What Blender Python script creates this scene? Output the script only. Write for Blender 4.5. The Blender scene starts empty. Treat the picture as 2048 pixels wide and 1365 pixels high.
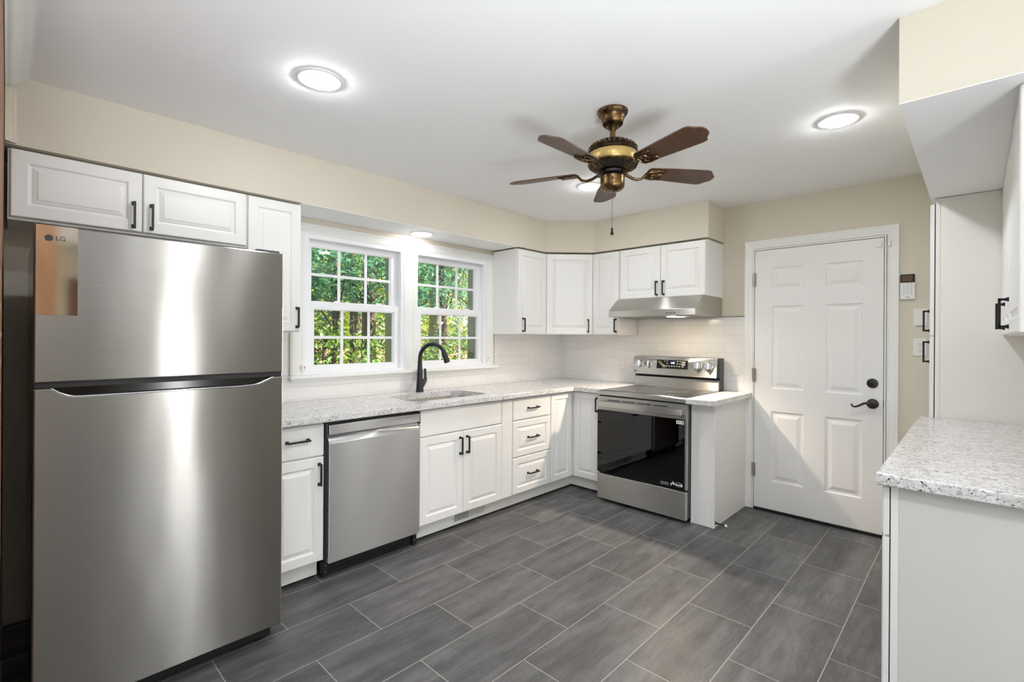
import bpy, bmesh, math, random
from mathutils import Vector, Matrix
random.seed(7)
SC = bpy.context.scene
COL = SC.collection
PI = math.pi
R = math.radians

# ------------------------------------------------------------------ camera
EYE = 1.354
FPX = 969.9
YAW = R(43.843)
cam_d = bpy.data.cameras.new('camera')
cam = bpy.data.objects.new('camera', cam_d)
COL.objects.link(cam)
cam.location = (0, 0, EYE)
cam.rotation_mode = 'XYZ'
base_rot = Matrix.Rotation(YAW - PI / 2, 4, 'Z') @ Matrix.Rotation(PI / 2, 4, 'X')
cam.rotation_euler = (base_rot @ Matrix.Rotation(R(0.364), 4, 'Z')).to_euler()
cam_d.sensor_fit = 'HORIZONTAL'
cam_d.sensor_width = 36
cam_d.lens = 36 * FPX / 2048
cam_d.shift_y = -(682.5 - 673.6) / 2048
cam_d.clip_start = 0.02
cam_d.clip_end = 200
SC.camera = cam

# ------------------------------------------------------------------ world, sun, fill lights, exposure
W_ = bpy.data.worlds.new('world')
SC.world = W_
W_.use_nodes = True
wn = W_.node_tree
wn.nodes.clear()
wo = wn.nodes.new('ShaderNodeOutputWorld')
wb = wn.nodes.new('ShaderNodeBackground')
wsky = wn.nodes.new('ShaderNodeTexSky')
wsky.sky_type = 'NISHITA'
wsky.sun_disc = False
wsky.sun_elevation = R(48)
wsky.sun_rotation = R(100)
wsky.air_density = 1.0
wsky.dust_density = 2.0
wb.inputs['Strength'].default_value = 0.4
wn.links.new(wsky.outputs[0], wb.inputs['Color'])
wn.links.new(wb.outputs[0], wo.inputs[0])

def light(name, kind, loc, energy, color=(1, 1, 1), direction=(0, 0, -1), **kw):
    d = bpy.data.lights.new(name, kind)
    d.energy = energy
    d.color = color
    for k, v in kw.items():
        setattr(d, k, v)
    o = bpy.data.objects.new(name, d)
    COL.objects.link(o)
    o.location = loc
    o.rotation_euler = Vector(direction).to_track_quat('-Z', 'Y').to_euler()
    return o

light('sun', 'SUN', (0, 0, 30), 22, (1, 0.94, 0.80), (-0.50, 0.52, -0.70), angle=R(0.6))
# rear and side: area lights added as fill at unseen openings behind the camera
# (tilted up to brighten the ceiling; the sidelight makes the refrigerator's bright streak)
light('fill_rear', 'AREA', (-1.275, -3.62, 1.06), 34, (0.88, 0.95, 1.0), (0, 1, 0.45), shape='RECTANGLE', size=2.0, size_y=1.9)
light('daylight_sidelight', 'AREA', (1.62, -3.62, 1.06), 34, (0.95, 0.975, 1.0), (0, 1, 0.45), shape='RECTANGLE', size=0.20, size_y=1.9)
light('fill_side', 'AREA', (-2.72, -1.5, 1.35), 9, (0.90, 0.955, 1.0), (1, 0, 0.4), shape='RECTANGLE', size=2.1, size_y=1.4)
# unseen spot added behind the camera, aimed up to brighten the ceiling
light('ceiling_fill', 'SPOT', (-0.15, -1.3, 0.5), 500, (0.91, 0.96, 1.0), (0.20, 0.56, 1.1), spot_size=R(98), spot_blend=1.0, shadow_soft_size=0.35)

SC.view_settings.view_transform = 'Standard'
SC.view_settings.look = 'None'
SC.view_settings.exposure = 0.27
SC.view_settings.gamma = 1.0
SC.view_settings.use_curve_mapping = False
SC.cycles.max_bounces = 10
SC.cycles.diffuse_bounces = 6
SC.cycles.glossy_bounces = 5
SC.cycles.transparent_max_bounces = 12
SC.cycles.sample_clamp_indirect = 6

# ------------------------------------------------------------------ materials
def lin(c):
    return tuple(((v / 12.92) if v <= 0.04045 else ((v + 0.055) / 1.055) ** 2.4) for v in c)
def rgb(r, g, b):
    return lin((r / 255, g / 255, b / 255)) + (1,)

class NT:
    def __init__(s, name):
        s.m = bpy.data.materials.new(name)
        s.m.use_nodes = True
        s.t = s.m.node_tree
        s.t.nodes.clear()
        s.out = s.n('ShaderNodeOutputMaterial')
    def n(s, kind, **kw):
        x = s.t.nodes.new(kind)
        for k, v in kw.items():
            if k.startswith('i_'):
                x.inputs[k[2:].replace('_', ' ')].default_value = v
            else:
                setattr(x, k, v)
        return x
    def l(s, a, b):
        s.t.links.new(a, b)
    def bsdf(s, col=(0.8, 0.8, 0.8, 1), rough=0.5, metal=0.0, spec=0.5):
        b = s.n('ShaderNodeBsdfPrincipled')
        b.inputs['Base Color'].default_value = col
        b.inputs['Roughness'].default_value = rough
        b.inputs['Metallic'].default_value = metal
        b.inputs['Specular IOR Level'].default_value = spec
        s.l(b.outputs[0], s.out.inputs[0])
        s.b = b
        return b
    def coord(s, scale=(1, 1, 1), loc=(0, 0, 0), kind='Object'):
        tc = s.n('ShaderNodeTexCoord')
        mp = s.n('ShaderNodeMapping')
        mp.inputs['Scale'].default_value = scale
        mp.inputs['Location'].default_value = loc
        s.l(tc.outputs[kind], mp.inputs[0])
        return mp.outputs[0]
    def noise(s, vec, scale, detail=3, rough=0.55, dist=0):
        x = s.n('ShaderNodeTexNoise')
        x.inputs['Scale'].default_value = scale
        x.inputs['Detail'].default_value = detail
        x.inputs['Roughness'].default_value = rough
        x.inputs['Distortion'].default_value = dist
        s.l(vec, x.inputs['Vector'])
        return x.outputs['Fac']
    def ramp(s, fac, stops):
        x = s.n('ShaderNodeValToRGB')
        e = x.color_ramp.elements
        while len(e) < len(stops):
            e.new(0.5)
        for i, (p, c) in enumerate(stops):
            e[i].position = p
            e[i].color = c if len(c) == 4 else tuple(c) + (1,)
        s.l(fac, x.inputs[0])
        return x.outputs[0]
    def mix(s, a, b, fac, mode='MIX'):
        x = s.n('ShaderNodeMix', data_type='RGBA', blend_type=mode)
        for sock, v in ((x.inputs[6], a), (x.inputs[7], b), (x.inputs[0], fac)):
            if hasattr(v, 'default_value') or hasattr(v, 'is_linked'):
                s.l(v, sock)
            else:
                sock.default_value = v
        return x.outputs[2]
    def bump(s, h, strength=0.1, dist=0.01):
        x = s.n('ShaderNodeBump')
        x.inputs['Strength'].default_value = strength
        x.inputs['Distance'].default_value = dist
        s.l(h, x.inputs['Height'])
        s.l(x.outputs[0], s.b.inputs['Normal'])
        return x

def simple(name, col, rough=0.5, metal=0.0, spec=0.5, bump=None):
    t = NT(name)
    t.bsdf(col, rough, metal, spec)
    if bump:
        t.bump(t.noise(t.coord(), bump[0], 3), bump[1], 0.004)
    return t.m

M = {}
M['beige'] = simple('beige_wall_paint', rgb(218, 211, 195), 0.75, bump=(220, 0.06))
M['ceil'] = simple('white_ceiling_paint', rgb(249, 249, 250), 0.85, bump=(160, 0.04))
M['white'] = simple('white_trim_paint', rgb(240, 240, 238), 0.38)
M['cab'] = simple('white_cabinet_lacquer', rgb(240, 239, 237), 0.36)
M['cabpanel'] = simple('white_cabinet_side', rgb(236, 233, 228), 0.42)
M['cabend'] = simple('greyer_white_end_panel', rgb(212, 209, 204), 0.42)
M['toe'] = simple('grey_white_toe_board', rgb(226, 224, 217), 0.5)
M['vinyl'] = simple('white_window_vinyl', rgb(242, 243, 246), 0.35)
M['door'] = simple('white_door_paint', rgb(238, 237, 235), 0.42)
M['blackmetal'] = simple('matt_black_metal', rgb(44, 44, 46), 0.42, 0.6)
M['faucet'] = simple('matt_black_faucet_coating', rgb(40, 42, 46), 0.38, 0.3)
M['black'] = simple('black_plastic', rgb(18, 18, 19), 0.45)
M['blackgloss'] = simple('gloss_black_plastic', rgb(10, 10, 11), 0.12)
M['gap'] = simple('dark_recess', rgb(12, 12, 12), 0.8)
M['charcoal'] = simple('charcoal_enamel', rgb(62, 64, 68), 0.5)
M['chrome'] = simple('polished_chrome', rgb(225, 226, 228), 0.08, 1)
M['nickel'] = simple('satin_nickel', rgb(176, 174, 168), 0.32, 1)
M['bronze'] = simple('oil_rubbed_bronze', rgb(64, 62, 60), 0.38, 0.7)
M['plate'] = simple('white_wall_plate', rgb(236, 234, 230), 0.35)
M['slot'] = simple('dark_slot', rgb(70, 66, 60), 0.6)
M['paper'] = simple('white_sticker', rgb(235, 235, 235), 0.5)
M['ink'] = simple('dark_print', rgb(60, 60, 62), 0.5)
M['rubber'] = simple('white_rubber', rgb(235, 233, 228), 0.6)
M['jamb_shade'] = simple('shaded_wood_jamb', rgb(98, 104, 62), 0.5)  # outer wood jamb, its shade put into the olive colour

def emit(name, col, strength):
    t = NT(name)
    e = t.n('ShaderNodeEmission')
    e.inputs[0].default_value = col
    e.inputs[1].default_value = strength
    t.l(e.outputs[0], t.out.inputs[0])
    return t.m
M['lamp'] = emit('lit_downlight_lens', (0.96, 0.985, 1.0, 1), 150)
M['lampwarm'] = emit('lit_hood_lens', (1, 0.80, 0.56, 1), 200)
M['lampsink'] = emit('lit_niche_downlight_lens', (1, 0.98, 0.95, 1), 42)
M['digits'] = emit('blue_white_display_digits', (0.55, 0.65, 1, 1), 3.0)

def steel(name, col, rough, aniso, wave, brush_axis='x'):
    t = NT(name)
    b = t.bsdf(col, rough, 1.0)
    b.inputs['Anisotropic'].default_value = aniso
    b.inputs['Anisotropic Rotation'].default_value = 0.25
    tg = t.n('ShaderNodeTangent', direction_type='RADIAL', axis='Z')
    t.l(tg.outputs[0], b.inputs['Tangent'])
    sc = {'x': (1.2, 1.2, 420), 'y': (1.2, 1.2, 420)}[brush_axis]
    lines = t.noise(t.coord(sc), 1.5, 2)
    t.l(t.ramp(lines, [(0.25, tuple(c * 0.90 for c in col[:3]) + (1,)), (0.75, col)]), b.inputs['Base Color'])
    if wave:
        w = t.noise(t.coord((4.0, 4.0, 1.5)), 1.0, 1.0)
        t.bump(w, wave, 0.02)
    return t.m
M['steel_fridge'] = steel('brushed_steel_fridge', rgb(152, 149, 144), 0.27, 1.0, 0.12)
M['steel_dish'] = steel('brushed_steel_dishwasher', rgb(226, 226, 227), 0.33, 1.0, 0.10)
M['steel'] = steel('brushed_steel', rgb(205, 203, 198), 0.36, 0.95, 0.0)
M['steel_range'] = steel('brushed_steel_range', rgb(198, 197, 194), 0.40, 0.95, 0.08)
M['film'] = simple('clear_protective_film', rgb(205, 196, 184), 0.06, 1.0)

def granite(name, stretch):
    t = NT(name)
    b = t.bsdf((0.6, 0.6, 0.6, 1), 0.16)
    v = t.coord(stretch)
    cloud = t.ramp(t.noise(v, 22, 4, 0.6, 0.6), [(0.30, rgb(206, 202, 198)), (0.5, rgb(226, 225, 225)), (0.72, rgb(238, 238, 240))])
    g1 = t.ramp(t.noise(v, 95, 3, 0.6, 0.8), [(0.54, (0, 0, 0, 1)), (0.64, (1, 1, 1, 1))])
    c1 = t.mix(cloud, rgb(176, 174, 173), g1)
    g2 = t.ramp(t.noise(v, 150, 2, 0.55, 1.2), [(0.60, (0, 0, 0, 1)), (0.655, (1, 1, 1, 1))])
    c2 = t.mix(c1, rgb(70, 68, 70), g2)
    g3 = t.ramp(t.noise(v, 48, 4, 0.65, 1.0), [(0.615, (0, 0, 0, 1)), (0.66, (1, 1, 1, 1))])
    c2 = t.mix(c2, rgb(84, 78, 76), g3)
    t.l(c2, b.inputs['Base Color'])
    return t.m
M['granite'] = granite('white_grey_granite', (1, 1, 1.3))
M['granite_b'] = granite('white_grey_granite_peninsula', (1.35, 0.7, 1.0))

def floor_mat():
    t = NT('dark_grey_floor_tile')
    b = t.bsdf((0.1, 0.1, 0.1, 1), 0.42)
    v = t.coord((1, 1, 1), (-1.505, 0, 0))
    # rows of 0.306 in y: row edges at y = 0.448 + k * 0.306
    mp = t.coord((1, 1, 1), (-1.505 + 0.6065 * 10 + 0.30325, -0.448 + 0.306 * 20, 0))
    br = t.n('ShaderNodeTexBrick', offset=0.5, offset_frequency=2)
    br.inputs['Scale'].default_value = 1
    br.inputs['Brick Width'].default_value = 0.6065
    br.inputs['Row Height'].default_value = 0.306
    br.inputs['Mortar Size'].default_value = 0.0016
    br.inputs['Mortar Smooth'].default_value = 0.1
    br.inputs['Bias'].default_value = 0
    br.inputs['Color1'].default_value = (0, 0, 0, 1)
    br.inputs['Color2'].default_value = (1, 1, 1, 1)
    br.inputs['Mortar'].default_value = (0.5, 0.5, 0.5, 1)
    t.l(mp, br.inputs['Vector'])
    tone = t.mix(rgb(86, 86, 87), rgb(101, 100, 100), br.outputs['Color'])
    # streaks along x, shifted per tile
    sep = t.n('ShaderNodeVectorMath', operation='MULTIPLY_ADD')
    t.l(br.outputs['Color'], sep.inputs[0])
    sep.inputs[1].default_value = (37, 19, 7)
    tc = t.n('ShaderNodeTexCoord')
    t.l(tc.outputs['Object'], sep.inputs[2])
    mp2 = t.n('ShaderNodeMapping')
    mp2.inputs['Scale'].default_value = (1.3, 9, 1)
    t.l(sep.outputs[0], mp2.inputs[0])
    streak = t.ramp(t.noise(mp2.outputs[0], 1.2, 6, 0.62, 0.5), [(0.34, (0.62, 0.62, 0.62, 1)), (0.5, (0.95, 0.95, 0.95, 1)), (0.66, (1.35, 1.34, 1.33, 1))])
    blot = t.ramp(t.noise(t.coord(), 7, 5, 0.65), [(0.35, (0.86, 0.86, 0.86, 1)), (0.65, (1.1, 1.1, 1.1, 1))])
    c = t.mix(t.mix(tone, streak, 1.0, 'MULTIPLY'), blot, 1.0, 'MULTIPLY')
    grain = t.ramp(t.noise(t.coord((1, 1.6, 1)), 70, 5, 0.7), [(0.3, (0.86, 0.86, 0.86, 1)), (0.7, (1.14, 1.14, 1.14, 1))])
    c = t.mix(c, grain, 1.0, 'MULTIPLY')
    clds = t.ramp(t.noise(mp2.outputs[0], 3.5, 5, 0.7, 1.5), [(0.38, (0.82, 0.82, 0.82, 1)), (0.6, (1.08, 1.08, 1.08, 1))])
    c = t.mix(c, clds, 1.0, 'MULTIPLY')
    c = t.mix(c, rgb(176, 173, 168), br.outputs['Fac'])
    t.l(c, b.inputs['Base Color'])
    rr = t.n('ShaderNodeMapRange')
    rr.inputs[3].default_value = 0.36
    rr.inputs[4].default_value = 0.55
    t.l(t.noise(t.coord(), 9, 3), rr.inputs[0])
    t.l(rr.outputs[0], b.inputs['Roughness'])
    inv = t.n('ShaderNodeMath', operation='SUBTRACT')
    inv.inputs[0].default_value = 1
    t.l(br.outputs['Fac'], inv.inputs[1])
    t.bump(inv.outputs[0], 0.35, 0.002)
    return t.m
M['floor'] = floor_mat()

def subway(name, axis, off_u, off_z):
    t = NT(name)
    b = t.bsdf(rgb(238, 236, 233), 0.14)
    tc = t.n('ShaderNodeTexCoord')
    sp = t.n('ShaderNodeSeparateXYZ')
    cb = t.n('ShaderNodeCombineXYZ')
    t.l(tc.outputs['Object'], sp.inputs[0])
    for i, (src, off) in enumerate(((axis, off_u), ('Z', off_z))):
        a = t.n('ShaderNodeMath', operation='ADD')
        a.inputs[1].default_value = off
        t.l(sp.outputs[src], a.inputs[0])
        t.l(a.outputs[0], cb.inputs[i])
    br = t.n('ShaderNodeTexBrick', offset=0.5, offset_frequency=2)
    br.inputs['Scale'].default_value = 1
    br.inputs['Brick Width'].default_value = 0.3025
    br.inputs['Row Height'].default_value = 0.0775
    br.inputs['Mortar Size'].default_value = 0.0016
    br.inputs['Mortar Smooth'].default_value = 0.2
    br.inputs['Color1'].default_value = rgb(240, 239, 237)
    br.inputs['Color2'].default_value = rgb(236, 235, 233)
    br.inputs['Mortar'].default_value = rgb(220, 217, 212)
    t.l(cb.outputs[0], br.inputs['Vector'])
    t.l(br.outputs['Color'], b.inputs['Base Color'])
    inv = t.n('ShaderNodeMath', operation='SUBTRACT')
    inv.inputs[0].default_value = 1
    t.l(br.outputs['Fac'], inv.inputs[1])
    t.bump(inv.outputs[0], 0.2, 0.001)
    return t.m
M['tile_left'] = subway('white_subway_tile_window_side', 'X', -1.372 + 3.025, -0.917 + 0.0775 * 2 - 0.017)
M['tile_far'] = subway('white_subway_tile_range_side', 'Y', -1.967 + 3.025, -0.917 + 0.0775 * 2 - 0.0)

def brick_mat():
    t = NT('old_brown_brick')
    b = t.bsdf((0.2, 0.1, 0.06, 1), 0.85)
    tc = t.n('ShaderNodeTexCoord')
    sp = t.n('ShaderNodeSeparateXYZ')
    cb = t.n('ShaderNodeCombineXYZ')
    t.l(tc.outputs['Object'], sp.inputs[0])
    t.l(sp.outputs['Y'], cb.inputs[0])
    t.l(sp.outputs['Z'], cb.inputs[1])
    br = t.n('ShaderNodeTexBrick')
    br.inputs['Scale'].default_value = 1
    br.inputs['Brick Width'].default_value = 0.21
    br.inputs['Row Height'].default_value = 0.075
    br.inputs['Mortar Size'].default_value = 0.007
    br.inputs['Color1'].default_value = rgb(150, 108, 78)
    br.inputs['Color2'].default_value = rgb(128, 84, 62)
    br.inputs['Mortar'].default_value = rgb(168, 150, 128)
    t.l(cb.outputs[0], br.inputs['Vector'])
    c = t.mix(br.outputs['Color'], t.ramp(t.noise(t.coord(), 12, 4), [(0.3, (0.6, 0.6, 0.6, 1)), (0.7, (1.2, 1.15, 1.1, 1))]), 1.0, 'MULTIPLY')
    t.l(c, b.inputs['Base Color'])
    t.bump(t.noise(t.coord(), 60, 4), 0.4, 0.006)
    return t.m
M['brick'] = brick_mat()

def wood(name, c1, c2, sc=(3, 40, 40), rough=0.45):
    t = NT(name)
    b = t.bsdf(c1, rough)
    n = t.noise(t.coord(sc), 1.0, 4, 0.6, 0.8)
    t.l(t.ramp(n, [(0.3, c1), (0.7, c2)]), b.inputs['Base Color'])
    return t.m
M['blade'] = wood('walnut_fan_blade', rgb(66, 44, 30), rgb(98, 66, 42), (4, 60, 60), 0.42)
M['oak'] = wood('tan_wood', rgb(178, 136, 98), rgb(150, 108, 74), (20, 20, 2), 0.5)
M['oakdark'] = wood('brown_wood', rgb(122, 84, 58), rgb(96, 64, 44), (20, 20, 2), 0.5)
M['fence'] = wood('weathered_fence_wood', rgb(196, 150, 128), rgb(150, 106, 86), (20, 20, 2), 0.8)
M['bark'] = wood('dark_bark', rgb(58, 48, 36), rgb(92, 78, 60), (8, 8, 2), 0.9)
M['bark_pale'] = wood('pale_bark', rgb(150, 140, 122), rgb(112, 102, 86), (8, 8, 2), 0.9)

def antique(name, c1, c2, rough, sc=30):
    t = NT(name)
    b = t.bsdf(c1, rough, 1.0)
    t.l(t.ramp(t.noise(t.coord(), sc, 3), [(0.35, c1), (0.65, c2)]), b.inputs['Base Color'])
    return t.m
M['fanmetal'] = antique('antique_bronze', rgb(72, 56, 40), rgb(136, 108, 72), 0.34)
M['fandark'] = antique('dark_antique_bronze', rgb(42, 34, 28), rgb(74, 58, 42), 0.4)
M['fanband'] = simple('aged_cream_gold_band', rgb(196, 168, 104), 0.35, 0.55)
M['brassline'] = simple('pale_brass', rgb(222, 202, 150), 0.3, 0.8)

def thin_glass(name, tint, extra):
    t = NT(name)
    tr = t.n('ShaderNodeBsdfTransparent')
    tr.inputs[0].default_value = tint
    gl = t.n('ShaderNodeBsdfGlossy')
    gl.inputs['Roughness'].default_value = 0.01
    fr = t.n('ShaderNodeFresnel')
    fr.inputs[0].default_value = 1.45
    ad = t.n('ShaderNodeMath', operation='MULTIPLY_ADD')
    ad.inputs[1].default_value = 1.0
    ad.inputs[2].default_value = extra
    ad.use_clamp = True
    t.l(fr.outputs[0], ad.inputs[0])
    mx = t.n('ShaderNodeMixShader')
    t.l(ad.outputs[0], mx.inputs[0])
    t.l(tr.outputs[0], mx.inputs[1])
    t.l(gl.outputs[0], mx.inputs[2])
    t.l(mx.outputs[0], t.out.inputs[0])
    return t.m
M['pane'] = thin_glass('clear_window_glass', (0.96, 0.97, 0.97, 1), 0.0)
M['smoked'] = thin_glass('smoked_oven_glass', (0.22, 0.22, 0.26, 1), 0.02)
M['cooktop'] = simple('black_ceramic_cooktop', rgb(20, 20, 21), 0.06, 0, 0.8)

def leaf_mat(name, c1, c2, sheen):
    t = NT(name)
    b = t.bsdf(c1, 0.38 if sheen else 0.5, 0, 0.6 if sheen else 0.3)
    col = t.ramp(t.noise(t.coord(), 2.3, 3), [(0.35, c1), (0.65, c2)])
    t.l(col, b.inputs['Base Color'])
    tl = t.n('ShaderNodeBsdfTranslucent')
    t.l(col, tl.inputs[0])
    mx = t.n('ShaderNodeMixShader')
    mx.inputs[0].default_value = 0.42
    t.l(b.outputs[0], mx.inputs[1])
    t.l(tl.outputs[0], mx.inputs[2])
    t.l(mx.outputs[0], t.out.inputs[0])
    return t.m
M['leaf_blue'] = leaf_mat('blue_green_leaf', rgb(58, 108, 80), rgb(104, 152, 118), True)
M['leaf_mid'] = leaf_mat('mid_green_leaf', rgb(62, 98, 42), rgb(120, 150, 60), True)
M['leaf_lime'] = leaf_mat('yellow_green_leaf', rgb(150, 170, 54), rgb(196, 200, 84), False)
M['ground_out'] = simple('leaf_strewn_ground', rgb(120, 116, 70), 0.9, bump=(6, 0.5))
M['lawn'] = simple('yellow_green_lawn', rgb(168, 172, 70), 0.9, bump=(40, 0.4))  # plain yellow-green grass colour

# ------------------------------------------------------------------ mesh building
class MB:
    """Collects shapes (world coordinates) for ONE mesh object."""
    def __init__(s):
        s.bm = bmesh.new()
    def box(s, x0, x1, y0, y1, z0, z1, bevel=0, seg=2):
        vs = [s.bm.verts.new((x, y, z)) for x in (x0, x1) for y in (y0, y1) for z in (z0, z1)]
        q = [(0, 1, 3, 2), (4, 6, 7, 5), (0, 4, 5, 1), (2, 3, 7, 6), (0, 2, 6, 4), (1, 5, 7, 3)]
        fs = [s.bm.faces.new([vs[i] for i in f]) for f in q]
        if bevel:
            es = list({e for f in fs for e in f.edges})
            bmesh.ops.bevel(s.bm, geom=es, offset=bevel, segments=seg, affect='EDGES', profile=0.5)
        return s
    def obox(s, P, a0, a1, b0, b1, c0, c1, bevel=0):
        vs = [s.bm.verts.new(P(a, b, c)) for a in (a0, a1) for b in (b0, b1) for c in (c0, c1)]
        q = [(0, 1, 3, 2), (4, 6, 7, 5), (0, 4, 5, 1), (2, 3, 7, 6), (0, 2, 6, 4), (1, 5, 7, 3)]
        fs = [s.bm.faces.new([vs[i] for i in f]) for f in q]
        if bevel:
            es = list({e for f in fs for e in f.edges})
            bmesh.ops.bevel(s.bm, geom=es, offset=bevel, segments=2, affect='EDGES', profile=0.5)
        return s
    def prism(s, poly, P, c0, c1, bevel=0):
        """poly: list of (a, b); extruded along c between c0 and c1 through P(a, b, c)."""
        lo = [s.bm.verts.new(P(a, b, c0)) for a, b in poly]
        hi = [s.bm.verts.new(P(a, b, c1)) for a, b in poly]
        n = len(poly)
        fs = [s.bm.faces.new(lo[::-1]), s.bm.faces.new(hi)]
        for i in range(n):
            fs.append(s.bm.faces.new((lo[i], lo[(i + 1) % n], hi[(i + 1) % n], hi[i])))
        if bevel:
            es = list({e for f in fs for e in f.edges})
            bmesh.ops.bevel(s.bm, geom=es, offset=bevel, segments=2, affect='EDGES', profile=0.5)
        return s
    def ring(s, pts_a, pts_b):
        n = len(pts_a)
        for i in range(n):
            s.bm.faces.new((pts_a[i], pts_a[(i + 1) % n], pts_b[(i + 1) % n], pts_b[i]))
    def nest(s, P, a0, a1, b0, b1, prof, cap=True, back=None):
        """nested rectangles: prof = [(inset, height), ...] outer to inner."""
        prev = first = None
        for ins, h in prof:
            cur = [s.bm.verts.new(P(a, b, h)) for a, b in ((a0 + ins, b0 + ins), (a1 - ins, b0 + ins), (a1 - ins, b1 - ins), (a0 + ins, b1 - ins))]
            if prev:
                s.ring(prev, cur)
            else:
                first = cur
            prev = cur
        if cap:
            s.bm.faces.new(prev)
        if back is not None:
            bk = [s.bm.verts.new(P(a, b, back)) for a, b in ((a0, b0), (a1, b0), (a1, b1), (a0, b1))]
            s.ring(bk, first)
            s.bm.faces.new(bk[::-1])
        return first
    def lathe(s, prof, center=(0, 0, 0), axis='z', n=32, close=True):
        """prof = [(radius, height)]"""
        rings = []
        c = Vector(center)
        for r, h in prof:
            row = []
            for i in range(n):
                a = 2 * PI * i / n
                if axis == 'z':
                    p = Vector((r * math.cos(a), r * math.sin(a), h))
                elif axis == 'x':
                    p = Vector((h, r * math.cos(a), r * math.sin(a)))
                else:
                    p = Vector((r * math.cos(a), h, r * math.sin(a)))
                row.append(s.bm.verts.new(c + p))
            rings.append(row)
        for a, b in zip(rings, rings[1:]):
            s.ring(a, b)
        if close:
            s.bm.faces.new(rings[0][::-1])
            s.bm.faces.new(rings[-1])
        return s
    def tube(s, pts, rad, n=10, sx=1.0):
        pts = [Vector(p) for p in pts]
        rings = []
        up = None
        for i, p in enumerate(pts):
            d = (pts[min(i + 1, len(pts) - 1)] - pts[max(i - 1, 0)]).normalized()
            if up is None:
                up = d.orthogonal().normalized()
            else:
                up = (up - d * up.dot(d)).normalized()
            sd = d.cross(up)
            r = rad[i] if isinstance(rad, (list, tuple)) else rad
            rings.append([s.bm.verts.new(p + up * r * math.cos(2 * PI * k / n) + sd * r * sx * math.sin(2 * PI * k / n)) for k in range(n)])
        for a, b in zip(rings, rings[1:]):
            s.ring(a, b)
        s.bm.faces.new(rings[0][::-1])
        s.bm.faces.new(rings[-1])
        return s
    def torus(s, center, u, v, ru, rv, r, n=20, m=8):
        u, v = Vector(u), Vector(v)
        pts = [Vector(center) + u * ru * math.cos(2 * PI * i / n) + v * rv * math.sin(2 * PI * i / n) for i in range(n)]
        w = u.cross(v).normalized()
        rings = []
        for i in range(n):
            d = (pts[(i + 1) % n] - pts[i - 1]).normalized()
            o = d.cross(w)
            rings.append([s.bm.verts.new(pts[i] + (o * math.cos(2 * PI * k / m) + w * math.sin(2 * PI * k / m)) * r) for k in range(m)])
        for i in range(n):
            s.ring(rings[i], rings[(i + 1) % n])
        return s
    def disc(s, center, u, v, r, n=24, h=0.0005):
        u, v = Vector(u).normalized(), Vector(v).normalized()
        w = u.cross(v)
        c = Vector(center)
        lo = [s.bm.verts.new(c + (u * math.cos(2 * PI * i / n) + v * math.sin(2 * PI * i / n)) * r) for i in range(n)]
        hi = [s.bm.verts.new(x.co + w * h) for x in lo]
        s.bm.faces.new(lo[::-1])
        s.bm.faces.new(hi)
        s.ring(lo, hi)
        return s
    def build(s, name, mat, parent=None, smooth=False, kind=None):
        bmesh.ops.recalc_face_normals(s.bm, faces=s.bm.faces[:])
        me = bpy.data.meshes.new(name)
        if parent is not None:
            off = wloc(parent)
            for v in s.bm.verts:
                v.co -= off
        s.bm.to_mesh(me)
        s.bm.free()
        if smooth:
            for p in me.polygons:
                p.use_smooth = True
            me.set_sharp_from_angle(angle=R(38))
        me.materials.append(M[mat] if isinstance(mat, str) else mat)
        o = bpy.data.objects.new(name, me)
        COL.objects.link(o)
        if parent is not None:
            o.parent = parent
        if kind:
            o['kind'] = kind
        return o

def wloc(o):
    v = Vector((0, 0, 0))
    while o is not None:
        v += o.location
        o = o.parent
    return v

def thing(name, label, cat, loc=(0, 0, 0), group=None):
    o = bpy.data.objects.new(name, None)
    o.empty_display_size = 0.1
    COL.objects.link(o)
    o.location = loc
    o['label'] = label
    o['category'] = cat
    if group:
        o['group'] = group
    return o

def tag(o, label, cat, group=None):
    o['label'] = label
    o['category'] = cat
    if group:
        o['group'] = group
    return o

def lab(o, text):
    o['label'] = text
    return o

def empty_structure(name, loc=(0, 0, 0)):
    o = bpy.data.objects.new(name, None)
    COL.objects.link(o)
    o.location = loc
    o['kind'] = 'structure'
    return o

def P_left(y):     # faces -Y: a = x, b = z, c = out of the face
    return lambda a, b, c: Vector((a, y - c, b))
def P_far(x):      # faces -X: a = -y
    return lambda a, b, c: Vector((x - c, -a, b))
def P_right(y):    # faces +Y: a = -x
    return lambda a, b, c: Vector((-a, y + c, b))
def P_gen(o, u, w):
    o, u, w = Vector(o), Vector(u).normalized(), Vector(w).normalized()
    return lambda a, b, c: o + u * a + Vector((0, 0, b)) + w * c

T = 0.020   # door thickness
def raised(i=0.052):
    return [(0.0, T - 0.005), (0.0015, T - 0.002), (0.005, T), (i, T), (i + 0.004, T - 0.003), (i + 0.006, T - 0.008), (i + 0.012, T - 0.009),
            (i + 0.022, T - 0.0045), (i + 0.028, T - 0.0035), (i + 0.030, T - 0.001), (i + 0.034, T)]
SLAB = [(0.0, T - 0.005), (0.0015, T - 0.002), (0.005, T)]

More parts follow.
